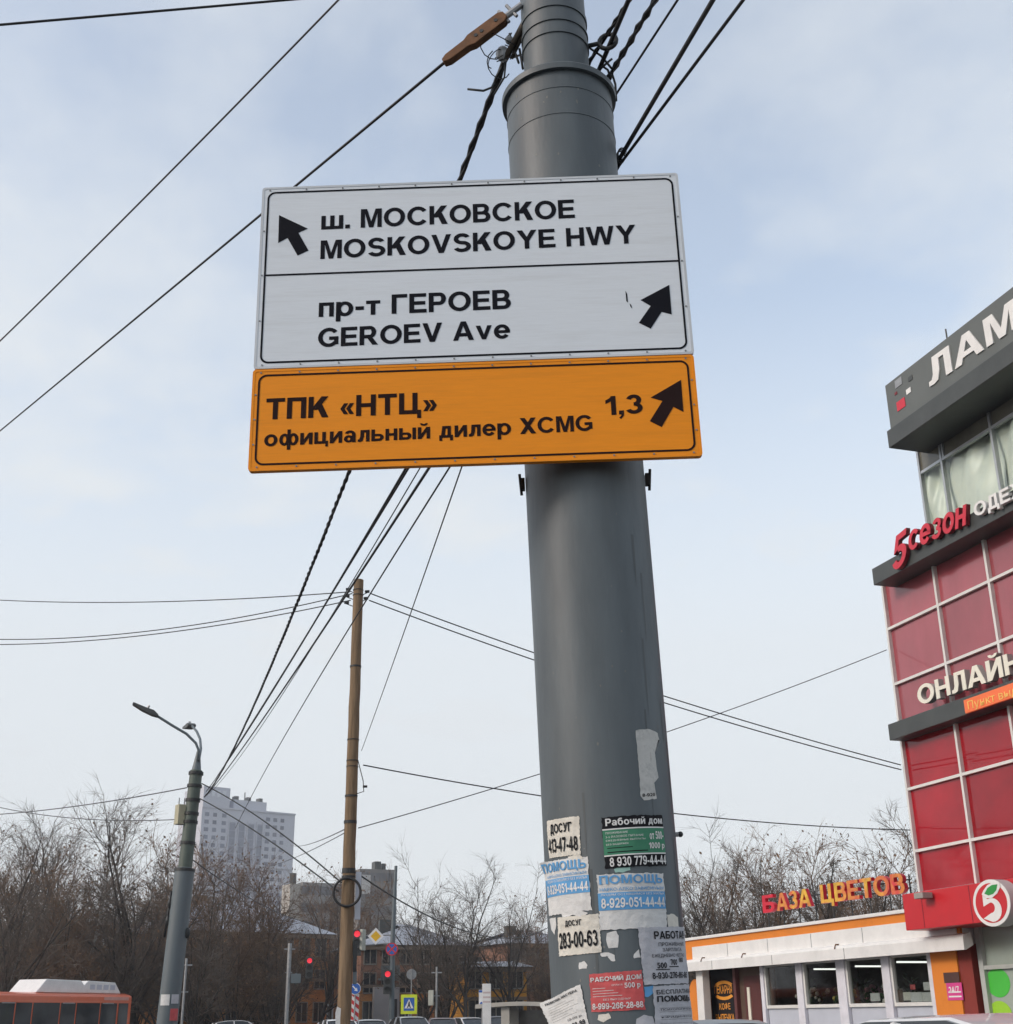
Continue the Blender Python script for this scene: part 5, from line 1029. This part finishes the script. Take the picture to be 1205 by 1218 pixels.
# ------------------------------------------------------------ trees
def tree_proto(seed, H, trunk_r, fork, nl, spread, twig_r, counts, droop=0, leaves=0, lean=0):
    rng = random.Random(seed); wood = MB(); tw = MB(); lf = MB()
    def grow(p, d, ln, r, lev, r_end):
        n = 5 if lev <= 1 else (4 if lev == 2 else 2); pts = [p]; dd = d.copy()
        for i in range(n):
            j = (.10, .12, .15, .13, .10)[lev]
            dd = (dd + V((rng.gauss(0, j), rng.gauss(0, j), rng.gauss(0, j) + (.10 if lev and lev < 3 else 0) - (droop * (lev >= 3))))).normalized(); pts.append(pts[-1] + dd * ln / n)
        rs = [r + (r_end - r) * i / n for i in range(n + 1)]
        (wood if lev <= 1 else tw).tube(pts, rs, 8 if lev == 0 else (5 if lev == 1 else 3), False)
        return pts, rs
    def at(pts, rs, f):
        x = f * (len(pts) - 1); i = min(int(x), len(pts) - 2); k = x - i
        return pts[i].lerp(pts[i+1], k), (pts[i+1] - pts[i]).normalized(), rs[i] + (rs[i+1] - rs[i]) * k
    def side(d, ang): 
        a = d.orthogonal().normalized(); a.rotate(Matrix.Rotation(rng.uniform(0, 6.283), 3, d)); return (d * math.cos(ang) + a * math.sin(ang)).normalized()
    tp, tr = grow(V((0, 0, 0)), V((lean, 0, 1)).normalized(), H * fork if nl > 0 else H, trunk_r, 0, trunk_r * (.62 if fork < .7 else .15))
    for i in range(abs(nl)):
        top = i < 3 and fork < .7
        f = 1 if top else rng.uniform(.35 if fork < .7 else .22, .98); p, d, r = at(tp, tr, f)
        ang = rng.uniform(.18, .5) if top else rng.uniform(.5, 1.0)
        rem = H - p.z; ln1 = rem * (rng.uniform(.85, 1.05) if top else rng.uniform(.45, .8)) * (1 if fork < .7 else .55 * spread)
        d1 = side(d, ang * spread); d1.z = abs(d1.z) + .1; d1.normalize()
        r1 = min(r * .8, trunk_r * rng.uniform(.38, .6)) * (1 if fork < .7 else .6)
        p1, s1 = grow(p, d1, ln1, r1, 1, r1 * .22)
        for j in range(counts[0]):
            f2 = rng.uniform(.22, 1); q, e, r = at(p1, s1, f2)
            l2 = ln1 * rng.uniform(.25, .5) * (1.15 - .5 * f2); p2, s2 = grow(q, side(e, rng.uniform(.4, .95)), l2, max(r * .6, twig_r * 1.6), 2, twig_r)
            for k in range(counts[1]):
                f3 = rng.uniform(.15, 1); q2, e2, r = at(p2, s2, f3); l3 = l2 * rng.uniform(.3, .6)
                p3, s3 = grow(q2, side(e2, rng.uniform(.4, 1.0)), l3, twig_r * .95, 3, twig_r * .55)
                for l in range(counts[2]):
                    q3, e3, r = at(p3, s3, rng.uniform(.2, 1)); p4, _s = grow(q3, side(e3, rng.uniform(.3, .75)), l3 * rng.uniform(.45, .9), twig_r * .6, 4, twig_r * .28)
                    if leaves and rng.random() < leaves:
                        c = p4[-1]; s = rng.uniform(.06, .13); a = V((rng.gauss(0, 1), rng.gauss(0, 1), rng.gauss(0, 1))).normalized(); b = a.orthogonal().normalized() * s; cc = a.cross(b)
                        lf.face([c - b * .6, c + cc, c + b * .6, c - cc])
    return wood, tw, lf
def make_tree(name, bark, twig, *a, leafm=None, **k):
    w, t_, l = tree_proto(*a, **k); r = thing(name, 'bare tree', 'tree', (0, 0, -200))
    WL[r.name] = V((0, 0, 0))
    w.build('trunk', bark, r, smooth=True); c = t_.build('crown', twig, r)
    if l.f: l.build('leaves', leafm or M_leaf, c)
    return r
#              seed H   tr  fork nl spread twig counts
PT = [make_tree('bare_tree', M_bark, M_twig, 1, 12, .20, .28, 9, 1.0, .014, (9, 7, 4)),
      make_tree('bare_tree', M_bark, M_twigr, 2, 11, .18, .22, 10, 1.1, .015, (9, 7, 4), leaves=.18),
      make_tree('bare_tree', M_bark, M_twig, 3, 13, .22, .35, 8, .85, .013, (9, 7, 4), leaves=.05),
      make_tree('birch_tree', M_birch, M_twigr, 4, 15, .15, .95, 20, .75, .011, (6, 6, 4), droop=.10),
      make_tree('poplar_tree', M_bark, M_twig, 5, 14, .20, .9, 22, .9, .012, (6, 6, 3)),
      make_tree('bare_tree', M_bark, M_twig, 6, 10, .20, .18, 11, 1.2, .016, (10, 7, 4)),
      make_tree('bare_tree', M_bark, M_twigr, 7, 10, .17, .20, 11, 1.15, .017, (10, 8, 4), leaves=.3)]
PH = [12, 11, 13, 15, 14, 10, 10]
protos_used = set()
def plant(k, px, R, top, label, rot=None, group='bare trees along the street', wide=1.0):
    q = P(px, top, R); g_ = -.13 if R < 400 else 0; s = (q.z - g_) / PH[k]; rng = random.Random(int(px * 7 + R)); rot = rng.uniform(0, 6.28) if rot is None else rot
    loc = (q.x, q.y, g_)
    if k in protos_used: o = dup(PT[k], loc, rot, (s * wide, s * wide, s), label)
    else:
        protos_used.add(k); o = PT[k]; o.location = loc; o.rotation_euler = (0, 0, rot); o.scale = (s * wide, s * wide, s); o['label'] = label
    o['group'] = group
    return o
def row(lst, group):
    for k, px, R, top, lb in lst: plant(k, px, R, top, lb, group=group)
# beyond the bus, left
row([(2, 2, 88, 985, 'bare tree at the left edge with a few leaves above the bus rear'), (1, 66, 96, 1012, 'russet tree with withered leaves above the white bus roof unit'), (3, 118, 92, 953, 'tall birch with fine hanging twigs above the right end of the bus'),
     (2, 178, 88, 970, 'slender tall tree between the birch and the street lamp'), (6, 90, 84, 1068, 'low bushy tree with brown leaves just behind the bus roof'), (5, 150, 84, 1052, 'forked dark tree behind the right end of the bus'), 
     (0, 28, 80, 1015, 'dark branching tree behind the bus at the left edge of its roof unit'), (6, 205, 95, 1040, 'bushy russet tree directly behind the street lamp post'), (1, 262, 90, 1046, 'russet leafy tree right of the street lamp, under the tower'), (6, 300, 96, 1062, 'bushy russet tree under the right side of the tower'),
     (5, 240, 80, 1085, 'low forked tree right beside the street lamp post'), (0, 345, 100, 1085, 'dark bare tree left of the wooden pole'), (2, 385, 104, 1070, 'bare tree partly hidden by the wooden pole'), (6, 252, 88, 1056, 'dense russet tree filling the gap right of the street lamp'), (6, 318, 90, 1076, 'dense russet tree in front of the sheet roof of the orange brown house'), (6, 282, 82, 1110, 'small bushy tree in front of the orange brown house'), (5, 330, 84, 1122, 'small forked tree beside the far traffic light')], 'bare trees left of the wooden pole')
for i, (k, px, R, top) in enumerate(((6, 34, 120, 1062), (5, 78, 124, 1070), (6, 185, 122, 1066), (6, 135, 112, 1078), (6, 60, 104, 1090), (5, 118, 100, 1105), (6, 10, 100, 1085), (6, 175, 102, 1095), (1, -60, 100, 1010), (6, 215, 104, 1095), (5, 255, 100, 1110), (6, 320, 100, 1115), (6, 95, 96, 1112), (6, 150, 96, 1120), (6, 40, 96, 1118), (1, -8, 94, 1030), (1, 44, 108, 1022), (2, 96, 110, 1000), (1, 150, 106, 1015), (2, 206, 110, 1022), (0, 36, 90, 1040))): plant(k, px, R, top, 'one of the brown bare trees in the dense back row beyond the bus', group='dense back row of trees beyond the bus')
# middle
row([(0, 508, 98, 1048, 'tall forked bare tree right of the traffic sign post'), (2, 556, 92, 1040, 'many limbed bare tree in front of the yellow house'), (0, 604, 96, 1056, 'spreading bare tree beside the yellow house, nearest to the pole'), (5, 532, 95, 1085, 'low spreading tree before the brown brick house'),
     (4, 455, 128, 1058, 'thin tree rising behind the main road sign'), (6, 640, 112, 1098, 'dense brown tree at the edge of the big pole above the shelter'), (1, 620, 125, 1098, 'dense brown tree behind the yellow house'), (6, 438, 118, 1078, 'brown bushy tree behind the main road sign'), (6, 398, 130, 1068, 'brown bushy tree behind the wooden pole under the grey block'), (5, 668, 104, 1110, 'dark tree hidden behind the big pole'), (6, 662, 100, 1150, 'dark low bush beside the shelter and the big pole')], 'bare trees by the old houses')
# right, behind the flower shop
row([(0, 812, 74, 1020, 'bare tree nearest to the right side of the big pole'), (2, 838, 70, 1026, 'bare tree with loose crown over the end of the shop roof'), (4, 945, 66, 990, 'tallest dark tree above the letters of the shop roof'), (4, 1008, 70, 1005, 'tall tree above the word ЦВЕТОВ'), (2, 1082, 60, 985, 'pale bare tree against the corner of the red building'),
     (1, 898, 72, 1022, 'brown leafy tree left of the letters БАЗА'), (6, 925, 74, 1045, 'bushy brown tree behind the letters БАЗА'), (6, 985, 76, 1040, 'bushy brown tree behind the gap between the roof words'), (5, 870, 68, 1050, 'low spreading tree behind the shop roof end'), (6, 1040, 70, 1035, 'bushy brown tree behind the last roof letters')], 'bare trees behind the flower shop')
for i, (k, px, R, top) in enumerate(((6, 850, 92, 1076), (6, 900, 95, 1072), (5, 960, 92, 1068), (6, 1020, 92, 1066), (1, 1065, 88, 1056), (5, 790, 96, 1078), (6, 1100, 84, 1060))): plant(k, px, R, top, 'one of the low bare trees in the far row behind the flower shop', group='far row of trees behind the flower shop')

for i, (k, x_, y_, h_) in enumerate(((2, -58, 82, 15), (6, -66, 88, 13), (0, -70, 82, 15), (5, -62, 92, 13.5), (2, -76, 90, 17), (6, -55, 88, 12.5), (1, -72, 98, 16))):
    o = dup(PT[k], (x_, y_, -.13), i * 1.3, h_ / PH[k], 'one of the trees across the street mirrored in the red glazing'); o['group'] = 'trees across the street'
# ------------------------------------------------------------ traffic lights and road signs
M_tlb = mat('traffic light housing', (.05, .055, .055), .5); M_tll = mat('pale light housing back', (.42, .43, .38), .5)
M_rl = mat('red lamp', (1, .04, .07), .4, emit=.75, var=0); M_off = mat('unlit lens', (.02, .02, .018), .3)
M_blue = mat('blue sign sheet', (.02, .11, .42), .45, var=.05); M_rs = mat('red sign sheet', (.55, .02, .03), .45); M_ws = mat('white sign sheet', (.72, .72, .72), .5); M_ys = mat('fluorescent yellow sheet', (.62, .72, .03), .5); M_yel2 = mat('yellow sign sheet', (.72, .42, .01), .5)
def post(m, px, R, top, r=.06, py0=1210):
    a = P(px, py0, R); b = P(px, top, R); m.tube([V((b.x, b.y, -.13)), b], r, 8); return b
def tlight(label, px, py, R, hpx, turn=0, lit=True, back=False):
    c = P(px, py, R); s = hpx * R / 1640 / .95; f = facing(c, turn); t = thing('traffic_light', label, 'traffic light', c, 'traffic lights at the crossing')
    m = MB(); m.box(f, -.17*s, .17*s, -.475*s, .475*s, -.22*s, 0); m.build('housing', M_tll if back else M_tlb, t, bevel=.02)
    for k in range(3):
        z = (.31 - .31 * k) * s
        if not back:
            m = MB(); m.prism(f, circ(0, z, .115*s, n=14), .001, .02); m.build('lens', M_rl if (k == 0 and lit) else M_off, t)
            m = MB(); q = [f(.13*s*math.cos(a), z + .13*s*math.sin(a), 0) for a in [math.pi*i/8 for i in range(9)]]; q2 = [p + f.Z * .2 * s for p in q]
            m.add(q + q2, [(i, i+1, 10+i, 9+i) for i in range(8)]); m.build('visor', M_tlb, t)
    return t
t = thing('traffic_pole', 'tall grey traffic post with side arms carrying the main road sign', 'post', P(466, 1210, 80)); t.location.z = -.13; WL[t.name] = t.location.copy()
A0 = P(466, 1210, 80); B0 = P(471, 1030, 80); m = MB(); m.tube([V((A0.x, A0.y, -.13)), P(467, 1120, 80), B0], [.17, .14, .09], 10); m.build('shaft', M_pole2, t, smooth=40)
m = MB(); m.tube([P(469, 1112, 80), P(412, 1114, 80)], .04, 6); m.tube([P(468, 1122, 80), P(412, 1126, 80)], .04, 6); m.build('side_arm', M_zinc, t)
tlight('traffic light with red lamp right beside the wooden pole under the cable coil', 424.5, 1121, 79.6, 30)
tlight('second traffic light housing on the side arm next to the main road sign', 433, 1118, 79.7, 24, 60, False, True)
tlight('traffic light with red lamp on the tall traffic post near the crosswalk sign', 461, 1168, 79.5, 27)
tlight('traffic light with red lamp in front of the orange brown house', 368, 1151, 78, 24)
tlight('pale traffic light seen from behind on the thin pole near the bus shelter', 513, 1187, 79, 17, 170, False, True)
def rsign(name, label, px, py, R, build):
    c = P(px, py, R); f = facing(c, 0); t = thing(name, label, 'road sign', c, 'road signs at the crossing'); build(f, t, R / 1640); return t
def b_main(f, t, s):
    for k, (a, mt) in enumerate(((9.7, M_ws), (6.2, M_yel2))): m = MB(); m.prism(f, [(a*s, 0), (0, a*s), (-a*s, 0), (0, -a*s)], -.03 + k * .033, .003 + k * .006); m.build(('border', 'face')[k], mt, t)
rsign('main_road_sign', 'yellow diamond main road sign with white border', 447, 1113.5, 79.2, b_main)
def b_nostop(f, t, s):
    for k, (a, mt) in enumerate(((7.4, M_rs), (6.0, M_blue))): m = MB(); m.prism(f, circ(0, 0, a*s, n=24), -.03 + k*.033, .003 + k*.006); m.build(('rim', 'face')[k], mt, t)
    m = MB()
    for a in (45, 135): c, n = math.cos(rad(a)), math.sin(rad(a)); w = .8*s; l = 6*s; m.prism(f, [(c*l - n*w, n*l + c*w), (-c*l - n*w, -n*l + c*w), (-c*l + n*w, -n*l - c*w), (c*l + n*w, n*l - c*w)], .009 + a/45*.003, .012 + a/45*.003)
    m.build('cross', M_rs, t)
rsign('no_stopping_sign', 'round blue no stopping sign with red cross on the traffic post', 466, 1129, 79.2, b_nostop)
def b_ped(f, t, s):
    m = MB(); m.prism(f, [(-9.6*s, -10.8*s), (9.6*s, -10.8*s), (9.6*s, 10.8*s), (-9.6*s, 10.8*s)], -.03, .002); m.build('border', M_ys, t)
    m = MB(); m.prism(f, [(-6.3*s, -7.3*s), (6.3*s, -7.3*s), (6.3*s, 7.3*s), (-6.3*s, 7.3*s)], .003, .007); m.build('face', M_blue, t)
    m = MB(); m.prism(f, [(-5.4*s, -4.6*s), (5.4*s, -4.6*s), (0, 5.8*s)], .008, .011); m.build('triangle', M_ws, t)
    m = MB(); m.prism(f, circ(.2*s, 2.2*s, .9*s, n=10), .012, .015); m.prism(f, [(-.9*s, 1.2*s), (1*s, 1.2*s), (1.1*s, -1*s), (2.4*s, -4.2*s), (1.3*s, -4.2*s), (.1*s, -1.8*s), (-1.6*s, -4.2*s), (-2.6*s, -4.2*s), (-1*s, -1*s)], .012, .015); m.build('walker', M_pblack, t)
    a = f(0, -10*s, -.06); m = MB(); m.tube([V((a.x, a.y, -.13)), f(0, 9*s, -.06)], .04, 6); m.build('post', M_zinc, t)
rsign('crosswalk_sign', 'square yellow bordered crosswalk sign with walking figure', 486.5, 1194.5, 74, b_ped)
def b_keep(f, t, s):
    m = MB(); m.prism(f, circ(0, 0, 6.6*s, n=24), -.03, .0); m.build('rim', M_ws, t); m = MB(); m.prism(f, circ(0, 0, 6.0*s, n=24), .001, .006); m.build('face', M_blue, t)
    m = MB(); m.prism(f, [(-3.6*s, 2.6*s), (-2.6*s, 3.6*s), (1.0*s, 0*s), (2*s, 1.2*s), (3*s, -3*s), (-1.2*s, -2*s), (0*s, -1*s)], .007, .01); m.build('arrow', M_ws, t)
    a = f(0, -6*s, -.05); m = MB(); m.tube([V((a.x, a.y, -.13)), f(0, 5*s, -.05)], .035, 6); m.build('post', M_zinc, t)
rsign('keep_right_sign', 'round blue sign with white arrow on top of the striped board', 422.5, 1176, 66, b_keep)
def b_str(f, t, s):
    m = MB(); m.box(f, -4.2*s, 4.2*s, -16*s, 14.5*s, -.03, 0); m.build('board', M_ws, t); m = MB()
    for k in range(-3, 4):
        y = k * 9*s; q = []
        poly = [(-4.2*s, y + 4*s), (4.2*s, y - 2.5*s), (4.2*s, y + 2*s), (-4.2*s, y + 8.5*s)]
        q = [(x, min(14.4*s, max(-15.9*s, yy))) for x, yy in poly]
        if max(p[1] for p in q) - min(p[1] for p in q) > 5*s: m.prism(f, q, .001, .005)
    m.build('stripes', M_rs, t)
rsign('striped_board', 'red and white striped obstacle board below the blue arrow sign', 422.5, 1198, 66.1, b_str)
def b_back(f, t, s):
    m = MB(); m.prism(f, circ(0, 0, 6*s, n=24), -.02, 0); m.build('disc', M_zinc, t); a = f(0, -5*s, .04); m = MB(); m.tube([V((a.x, a.y, -.13)), f(0, 5*s, .04)], .035, 6); m.build('post', M_zinc, t)
rsign('round_sign', 'grey back of a round sign above the crosswalk sign', 489.5, 1159, 84, b_back)
def b_bus(f, t, s):
    m = MB(); m.box(f, -3.4*s, 3*s, -10*s, 9*s, -.03, 0); m.build('plate', M_ws, t); m = MB(); m.box(f, -3.2*s, 2.8*s, 6*s, 8.6*s, .001, .005); m.prism(f, circ(0, -7*s, 2.6*s, n=14), .001, .005); m.build('print', M_blue, t)
    a = f(0, -10*s, -.04); m = MB(); m.tube([V((a.x, a.y, -.13)), f(0, 8*s, -.05)], .03, 6); m.build('post', M_zinc, t)
rsign('bus_stop_sign', 'small white and blue bus stop plate left of the white advertising column', 573, 1187, 72, b_bus)
def thinpole(label, px, R, top, r=.06):
    m = MB(); b = post(m, px, R, top, r); m.box(facing(b, 0), -.3, .3, -.35, -.28, -.03, .03); m.box(facing(b, 0), -.2, .2, -1.6, -1.55, -.03, .03); return tag(m.build('thin_post', M_zinc), label, 'post', 'thin posts at the crossing')
thinpole('thin pale post with small brackets near the pale traffic light', 519.5, 79, 1150); thinpole('thin grey post in front of the orange brown house by a red light', 345, 78.2, 1122, .12); thinpole('thin pale post behind the street lamp', 222, 70, 1140, .06)
m = MB(); c = P(352, 1164, 78); f = facing(c); m.box(f, -.28, .28, -.25, .25, -.2, 0); m.box(f, -.05, .05, -.3, .3, -.3, -.2); tag(m.build('signal_box', M_pole2, bevel=.02), 'small grey signal box on the thin post by the red traffic light', 'signal box')
# bus shelter and column
sc_ = P(617, 1206, 72); sf = facing(V((sc_.x, sc_.y, -.02)), -14); S_ = 72 / 1640
t = thing('bus_shelter', 'pale grey bus shelter with slightly arched flat roof beside the big pole', 'shelter', sf.o)
zr = P(617, 1194, 72).z
m = MB(); prof = [(-2.1 + 4.6 * i / 10, zr + .12 * math.sin(math.pi * i / 10)) for i in range(11)]; m.prism(sf, prof + [(x, z - .2) for x, z in prof[::-1]], -1.4, .9); M_shel = mat('shelter cream grey', (.40, .385, .35), .6, var=.06); m.build('roof', M_shel, t)
m = MB()
for x in (-.55, 2.2):
    for z in (-1.2, .6): m.box(sf, x - (.22 if x < 0 else .06), x + (.22 if x < 0 else .06), -.05, zr - .15, z - .08, z + .08); m.build('column', M_shel, t); m = MB()
m = MB(); m.box(sf, -.3, 2.14, .3, zr - .3, -1.24, -1.2); m.build('back_glass', mat('smoky shelter glass', (.13, .125, .115), .15), t)
m = MB(); m.box(sf, -.2, 2.1, .4, .46, -1.1, -.7); m.build('bench', M_wood, t)
m = MB(); c = P(579, 1205, 70); f = facing(V((c.x, c.y, -.05)), 0); m.box(f, -.22, .22, 0, P(579, 1169, 70).z, -.2, .2)
t = thing('advertising_column', 'narrow white advertising column left of the bus shelter', 'column', f.o); m.build('body', M_white, t, bevel=.02)
m = MB(); z = P(579, 1178, 70).z
for k in range(3): m.box(f, -.19, .19, z - .1 - k * .22, z - .02 - k * .22, .2, .205)
m.build('print', mat('faint pink print', (.55, .45, .45), .6), t)
# ------------------------------------------------------------ cars and bus
def car_proto(name, label, paint, kind='hatch'):
    t = thing(name, label, 'car', (0, 0, 0)); m = MB()
    secs = [(-2.08, .45, .62, .62), (-2.02, .30, .88, .74), (-1.5, .22, .95, .84), (-.6, .20, .96, .87), (.5, .20, .95, .87), (1.2, .21, .92, .85), (1.75, .25, .78, .80), (2.05, .33, .62, .66), (2.1, .42, .52, .56)]
    vs = []
    for x, z0, z1, w in secs:
        zz = [(z0, .86), (z0 + (z1-z0)*.18, 1), (z0 + (z1-z0)*.62, 1), (z1 - .06, .95), (z1, .84)]
        vs += [V((x, -w*k, z)) for z, k in zz] + [V((x, w*k, z)) for z, k in zz[::-1]]
    fs = [(i*10+k, i*10+(k+1) % 10, (i+1)*10+(k+1) % 10, (i+1)*10+k) for i in range(len(secs)-1) for k in range(10)] + [tuple(range(10)), tuple(range((len(secs)-1)*10, len(secs)*10))]
    m.add(vs, fs); m.build('body', paint, t, smooth=35)
    prof = [(-1.75, .93, .80), (-1.25, 1.36, .64), (-.7, 1.45, .61), (.1, 1.46, .61), (.45, 1.40, .63), (1.25, .93, .78)]
    m = MB(); vs = []; n = len(prof)
    for x, z, w in prof: vs += [V((x, -w, z)), V((x, w, z))]
    m.add(vs, [(2*i, 2*i+1, 2*i+3, 2*i+2) for i in range(n-1)] + [tuple(range(0, 2*n, 2)), tuple(range(2*n-1, 0, -2)), (0, 1, 2*n-1, 2*n-2)]); m.build('windows', M_glassd, t)
    m = MB(); rp = [(-1.30, 1.355, .645), (-.7, 1.462, .62), (.1, 1.475, .62), (.46, 1.415, .64)]; vs = []
    for x, z, w in rp: vs += [V((x, -w, z - .05)), V((x, -w*.92, z)), V((x, -w*.4, z + .02)), V((x, w*.4, z + .02)), V((x, w*.92, z)), V((x, w, z - .05))]
    m.add(vs, [(i*6+k, i*6+k+1, i*6+7+k, i*6+6+k) for i in range(3) for k in range(5)]); 
    for s in (-1, 1):
        m.tube([V((.44, .64*s, 1.39)), V((1.27, .79*s, .92))], .035, 5); m.tube([V((-1.28, .645*s, 1.33)), V((-1.78, .8*s, .92))], .05, 5); m.tube([V((-.35, .625*s, 1.44)), V((-.3, .80*s, .94))], .035, 5)
    m.build('roof', paint, t, smooth=40)
    for s in (-1, 1):
        m = MB(); m.ball((1.98, .52*s, .60), .13, 8, 6, (.6, 1.3, .6)); m.build('headlight', M_glassg, t, smooth=True)
        m = MB(); m.ball((-2.0, .58*s, .68), .12, 8, 6, (.5, 1, 1)); m.build('tail_light', M_rs, t, smooth=True)
        m = MB(); m.ball((.95, .92*s, .98), .1, 8, 6, (.6, 1, .7)); m.build('mirror', paint, t, smooth=True)
        for x in (-1.3, 1.32):
            m = MB(); m.tube([V((x, .70*s, .32)), V((x, .89*s, .32))], .32, 18); w = m.build('tyre', M_dark, t, smooth=40); m = MB(); m.tube([V((x, .885*s, .32)), V((x, .90*s, .32))], .2, 12); m.build('rim', M_zinc, w)
    return t
pw = mat('white car paint', (.62, .63, .64), .25, coat=.6); ps = mat('silver car paint', (.32, .34, .36), .3, .3, coat=.6); pdk = mat('dark blue car paint', (.010, .014, .03), .3, coat=.25); pgr = mat('maroon grey car paint', (.16, .11, .11), .3, coat=.6)
car0 = car_proto('parked_car', 'silver car right of the traffic post', ps); car0['group'] = 'cars at the crossing'
def place_car(px, py, R, head, label, paint, first=False):
    q = P(px, py, R); z = q.z - 1.47
    loc = (q.x, q.y, -.12 if abs(z + .12) < 1.2 else z); loc = (q.x, q.y, max(-.125, min(.3, z)))
    mm = {'body': paint, 'roof': paint, 'mirror': paint}
    if first: car0.location = loc; car0.rotation_euler = (0, 0, rad(head)); car0['label'] = label; return car0
    return dup(car0, loc, rad(head), 1, label, mm)
place_car(488, 1209.5, 70, -70, 'silver car facing the camera below the crosswalk sign', ps, True)
place_car(440, 1213, 70, -75, 'grey car with only its roof in view beside the striped board', ps)
place_car(526, 1211, 72, -84, 'dull maroon car right of the thin post', pgr)
place_car(557, 1210.5, 74, -60, 'white car left of the advertising column', pw)
place_car(595, 1209, 76, -80, 'dark blue car behind the advertising column', pdk)
place_car(284, 1214, 78, 20, 'white car low beside the street lamp post', pw)
place_car(403, 1213, 64, -70, 'red tailed pale car behind the foot of the wooden pole', pw)
def near(px, py, R, head, label, paint):
    q = P(px, py, R); o = dup(car0, (q.x, q.y, q.z - 1.495), head, 1, label, {'body': paint, 'roof': paint, 'mirror': paint}); o['group'] = 'cars by the flower shop'; return o
fh_ = math.atan2(fu.y, fu.x)
near(860, 1212.5, 22, fh_, 'dark blue car parked before the bakery door', pdk)
near(1218, 1204.5, 8.5, fh_, 'white car parked before the red building at the right edge', pw)
# bus
be = P(157, 1182, 76); bd = V((-.36, -.933, 0)).normalized(); bn = V((-bd.y, bd.x, 0))
if bn.dot(CAMP - be) < 0: bn = -bn
BU = Fr((be.x, be.y, -.12), bd, (0, 0, 1), bn); zt = be.z + .12
bus = thing('city_bus', 'orange and red city bus with white roof unit at the left edge', 'bus', BU(6, 0, -1.2))
M_bus = mat('orange red bus paint', (.60, .105, .03), .35, var=.06, coat=.4)
m = MB(); m.prism(Fr(BU.o, -bn, (0, 0, 1), bd), rrect(0, 2.5, .32, zt - .12, .08, 4), 0, 11.8); m.build('body', M_bus, bus, smooth=30)
m = MB(); m.prism(Fr(BU.o, -bn, (0, 0, 1), bd), [(-.01, zt - .42), (.12, zt - .08), (.5, zt), (2.0, zt), (2.38, zt - .08), (2.51, zt - .42)], -.02, 11.82); m.build('roof', M_bus, bus, smooth=30)
m = MB(); q = [(2.0, zt), (2.7, zt + .52), (5.9, zt + .55), (6.5, zt)]
m2 = MB(); m2.prism(Fr(BU(0, 0, -.45), bd, (0, 0, 1), bn), [(.35, zt + .001), (.9, zt + .55), (3.1, zt + .60), (3.4, zt + .40), (3.7, zt + .60), (6.3, zt + .62), (7.0, zt + .001)], -1.7, 0); m2.build('roof_unit', M_white, bus, bevel=.04)
m = MB()
for k in range(4): m.box(BU, .9 + k * .55, 1.3 + k * .55, zt + .18, zt + .42, -.449, -.44)
m.build('roof_grille', M_lpanel, bus)
for a, b in ((.25, 1.05), (1.2, 2.5), (2.6, 4.4), (4.5, 5.6), (5.7, 7.6), (7.7, 8.8), (8.9, 10.4), (10.5, 11.6)):
    m = MB(); m.box(BU, a, b, 1.05, zt - .48, .002, .02); m.build('window', M_glassd, bus)
for a, b in ((1.2, 2.5), (4.5, 5.6), (8.9, 10.4)):
    m = MB(); m.box(BU, a + .04, (a + b) / 2 - .03, .42, 1.04, .0, .025); m.box(BU, (a + b) / 2 + .03, b - .04, .42, 1.04, .0, .025); m.build('door', M_grey, bus)
m = MB()
for a in (1.5, 4.6, 8.9): m.box(BU, a, a + .9, zt - .52, zt - .47, .02, .04)
m.build('door_light', M_zinc, bus)
m = MB(); m.text('ЭЛЕКТРОБУС', lambda x, y, z: BU(.25 + 2.3 - x, zt - .36 + y, .008), 2.3, .2, .01); 
del m
m = MB(); m.box(BU, .25, 2.3, zt - .34, zt - .18, .0, .012); m.build('route_text_band', mat('pale pink band', (.6, .3, .25), .6), bus)
for x in (2.9, 9.4):
    m = MB(); m.tube([BU(x, .48, -.25), BU(x, .48, .03)], .48, 18); w = m.build('wheel', M_dark, bus, smooth=40); m = MB(); m.tube([BU(x, .48, .031), BU(x, .48, .05)], .26, 12); m.build('rim', M_zinc, w)
m = MB(); m.face([BU(-.021, 1.1, -.25), BU(-.021, 1.1, -2.25), BU(-.021, zt - .5, -2.25), BU(-.021, zt - .5, -.25)]); m.build('end_window', M_glassd, bus)
print('OBJS', len(bpy.data.objects), 'polys', sum(len(me.polygons) for me in bpy.data.meshes))

HZ = bpy.data.materials.new('haze'); HZ.use_nodes = True; t = HZ.node_tree; t.nodes.clear(); ho = t.nodes.new('ShaderNodeOutputMaterial'); pv = t.nodes.new('ShaderNodeVolumePrincipled')
pv.inputs['Color'].default_value = (.9, .93, 1, 1); pv.inputs['Density'].default_value = .00038; t.links.new(pv.outputs[0], ho.inputs['Volume'])
m = MB(); m.box(W0, -750, 750, -120, 800, -1.2, 125); tag(m.build('haze', HZ), kind='stuff')
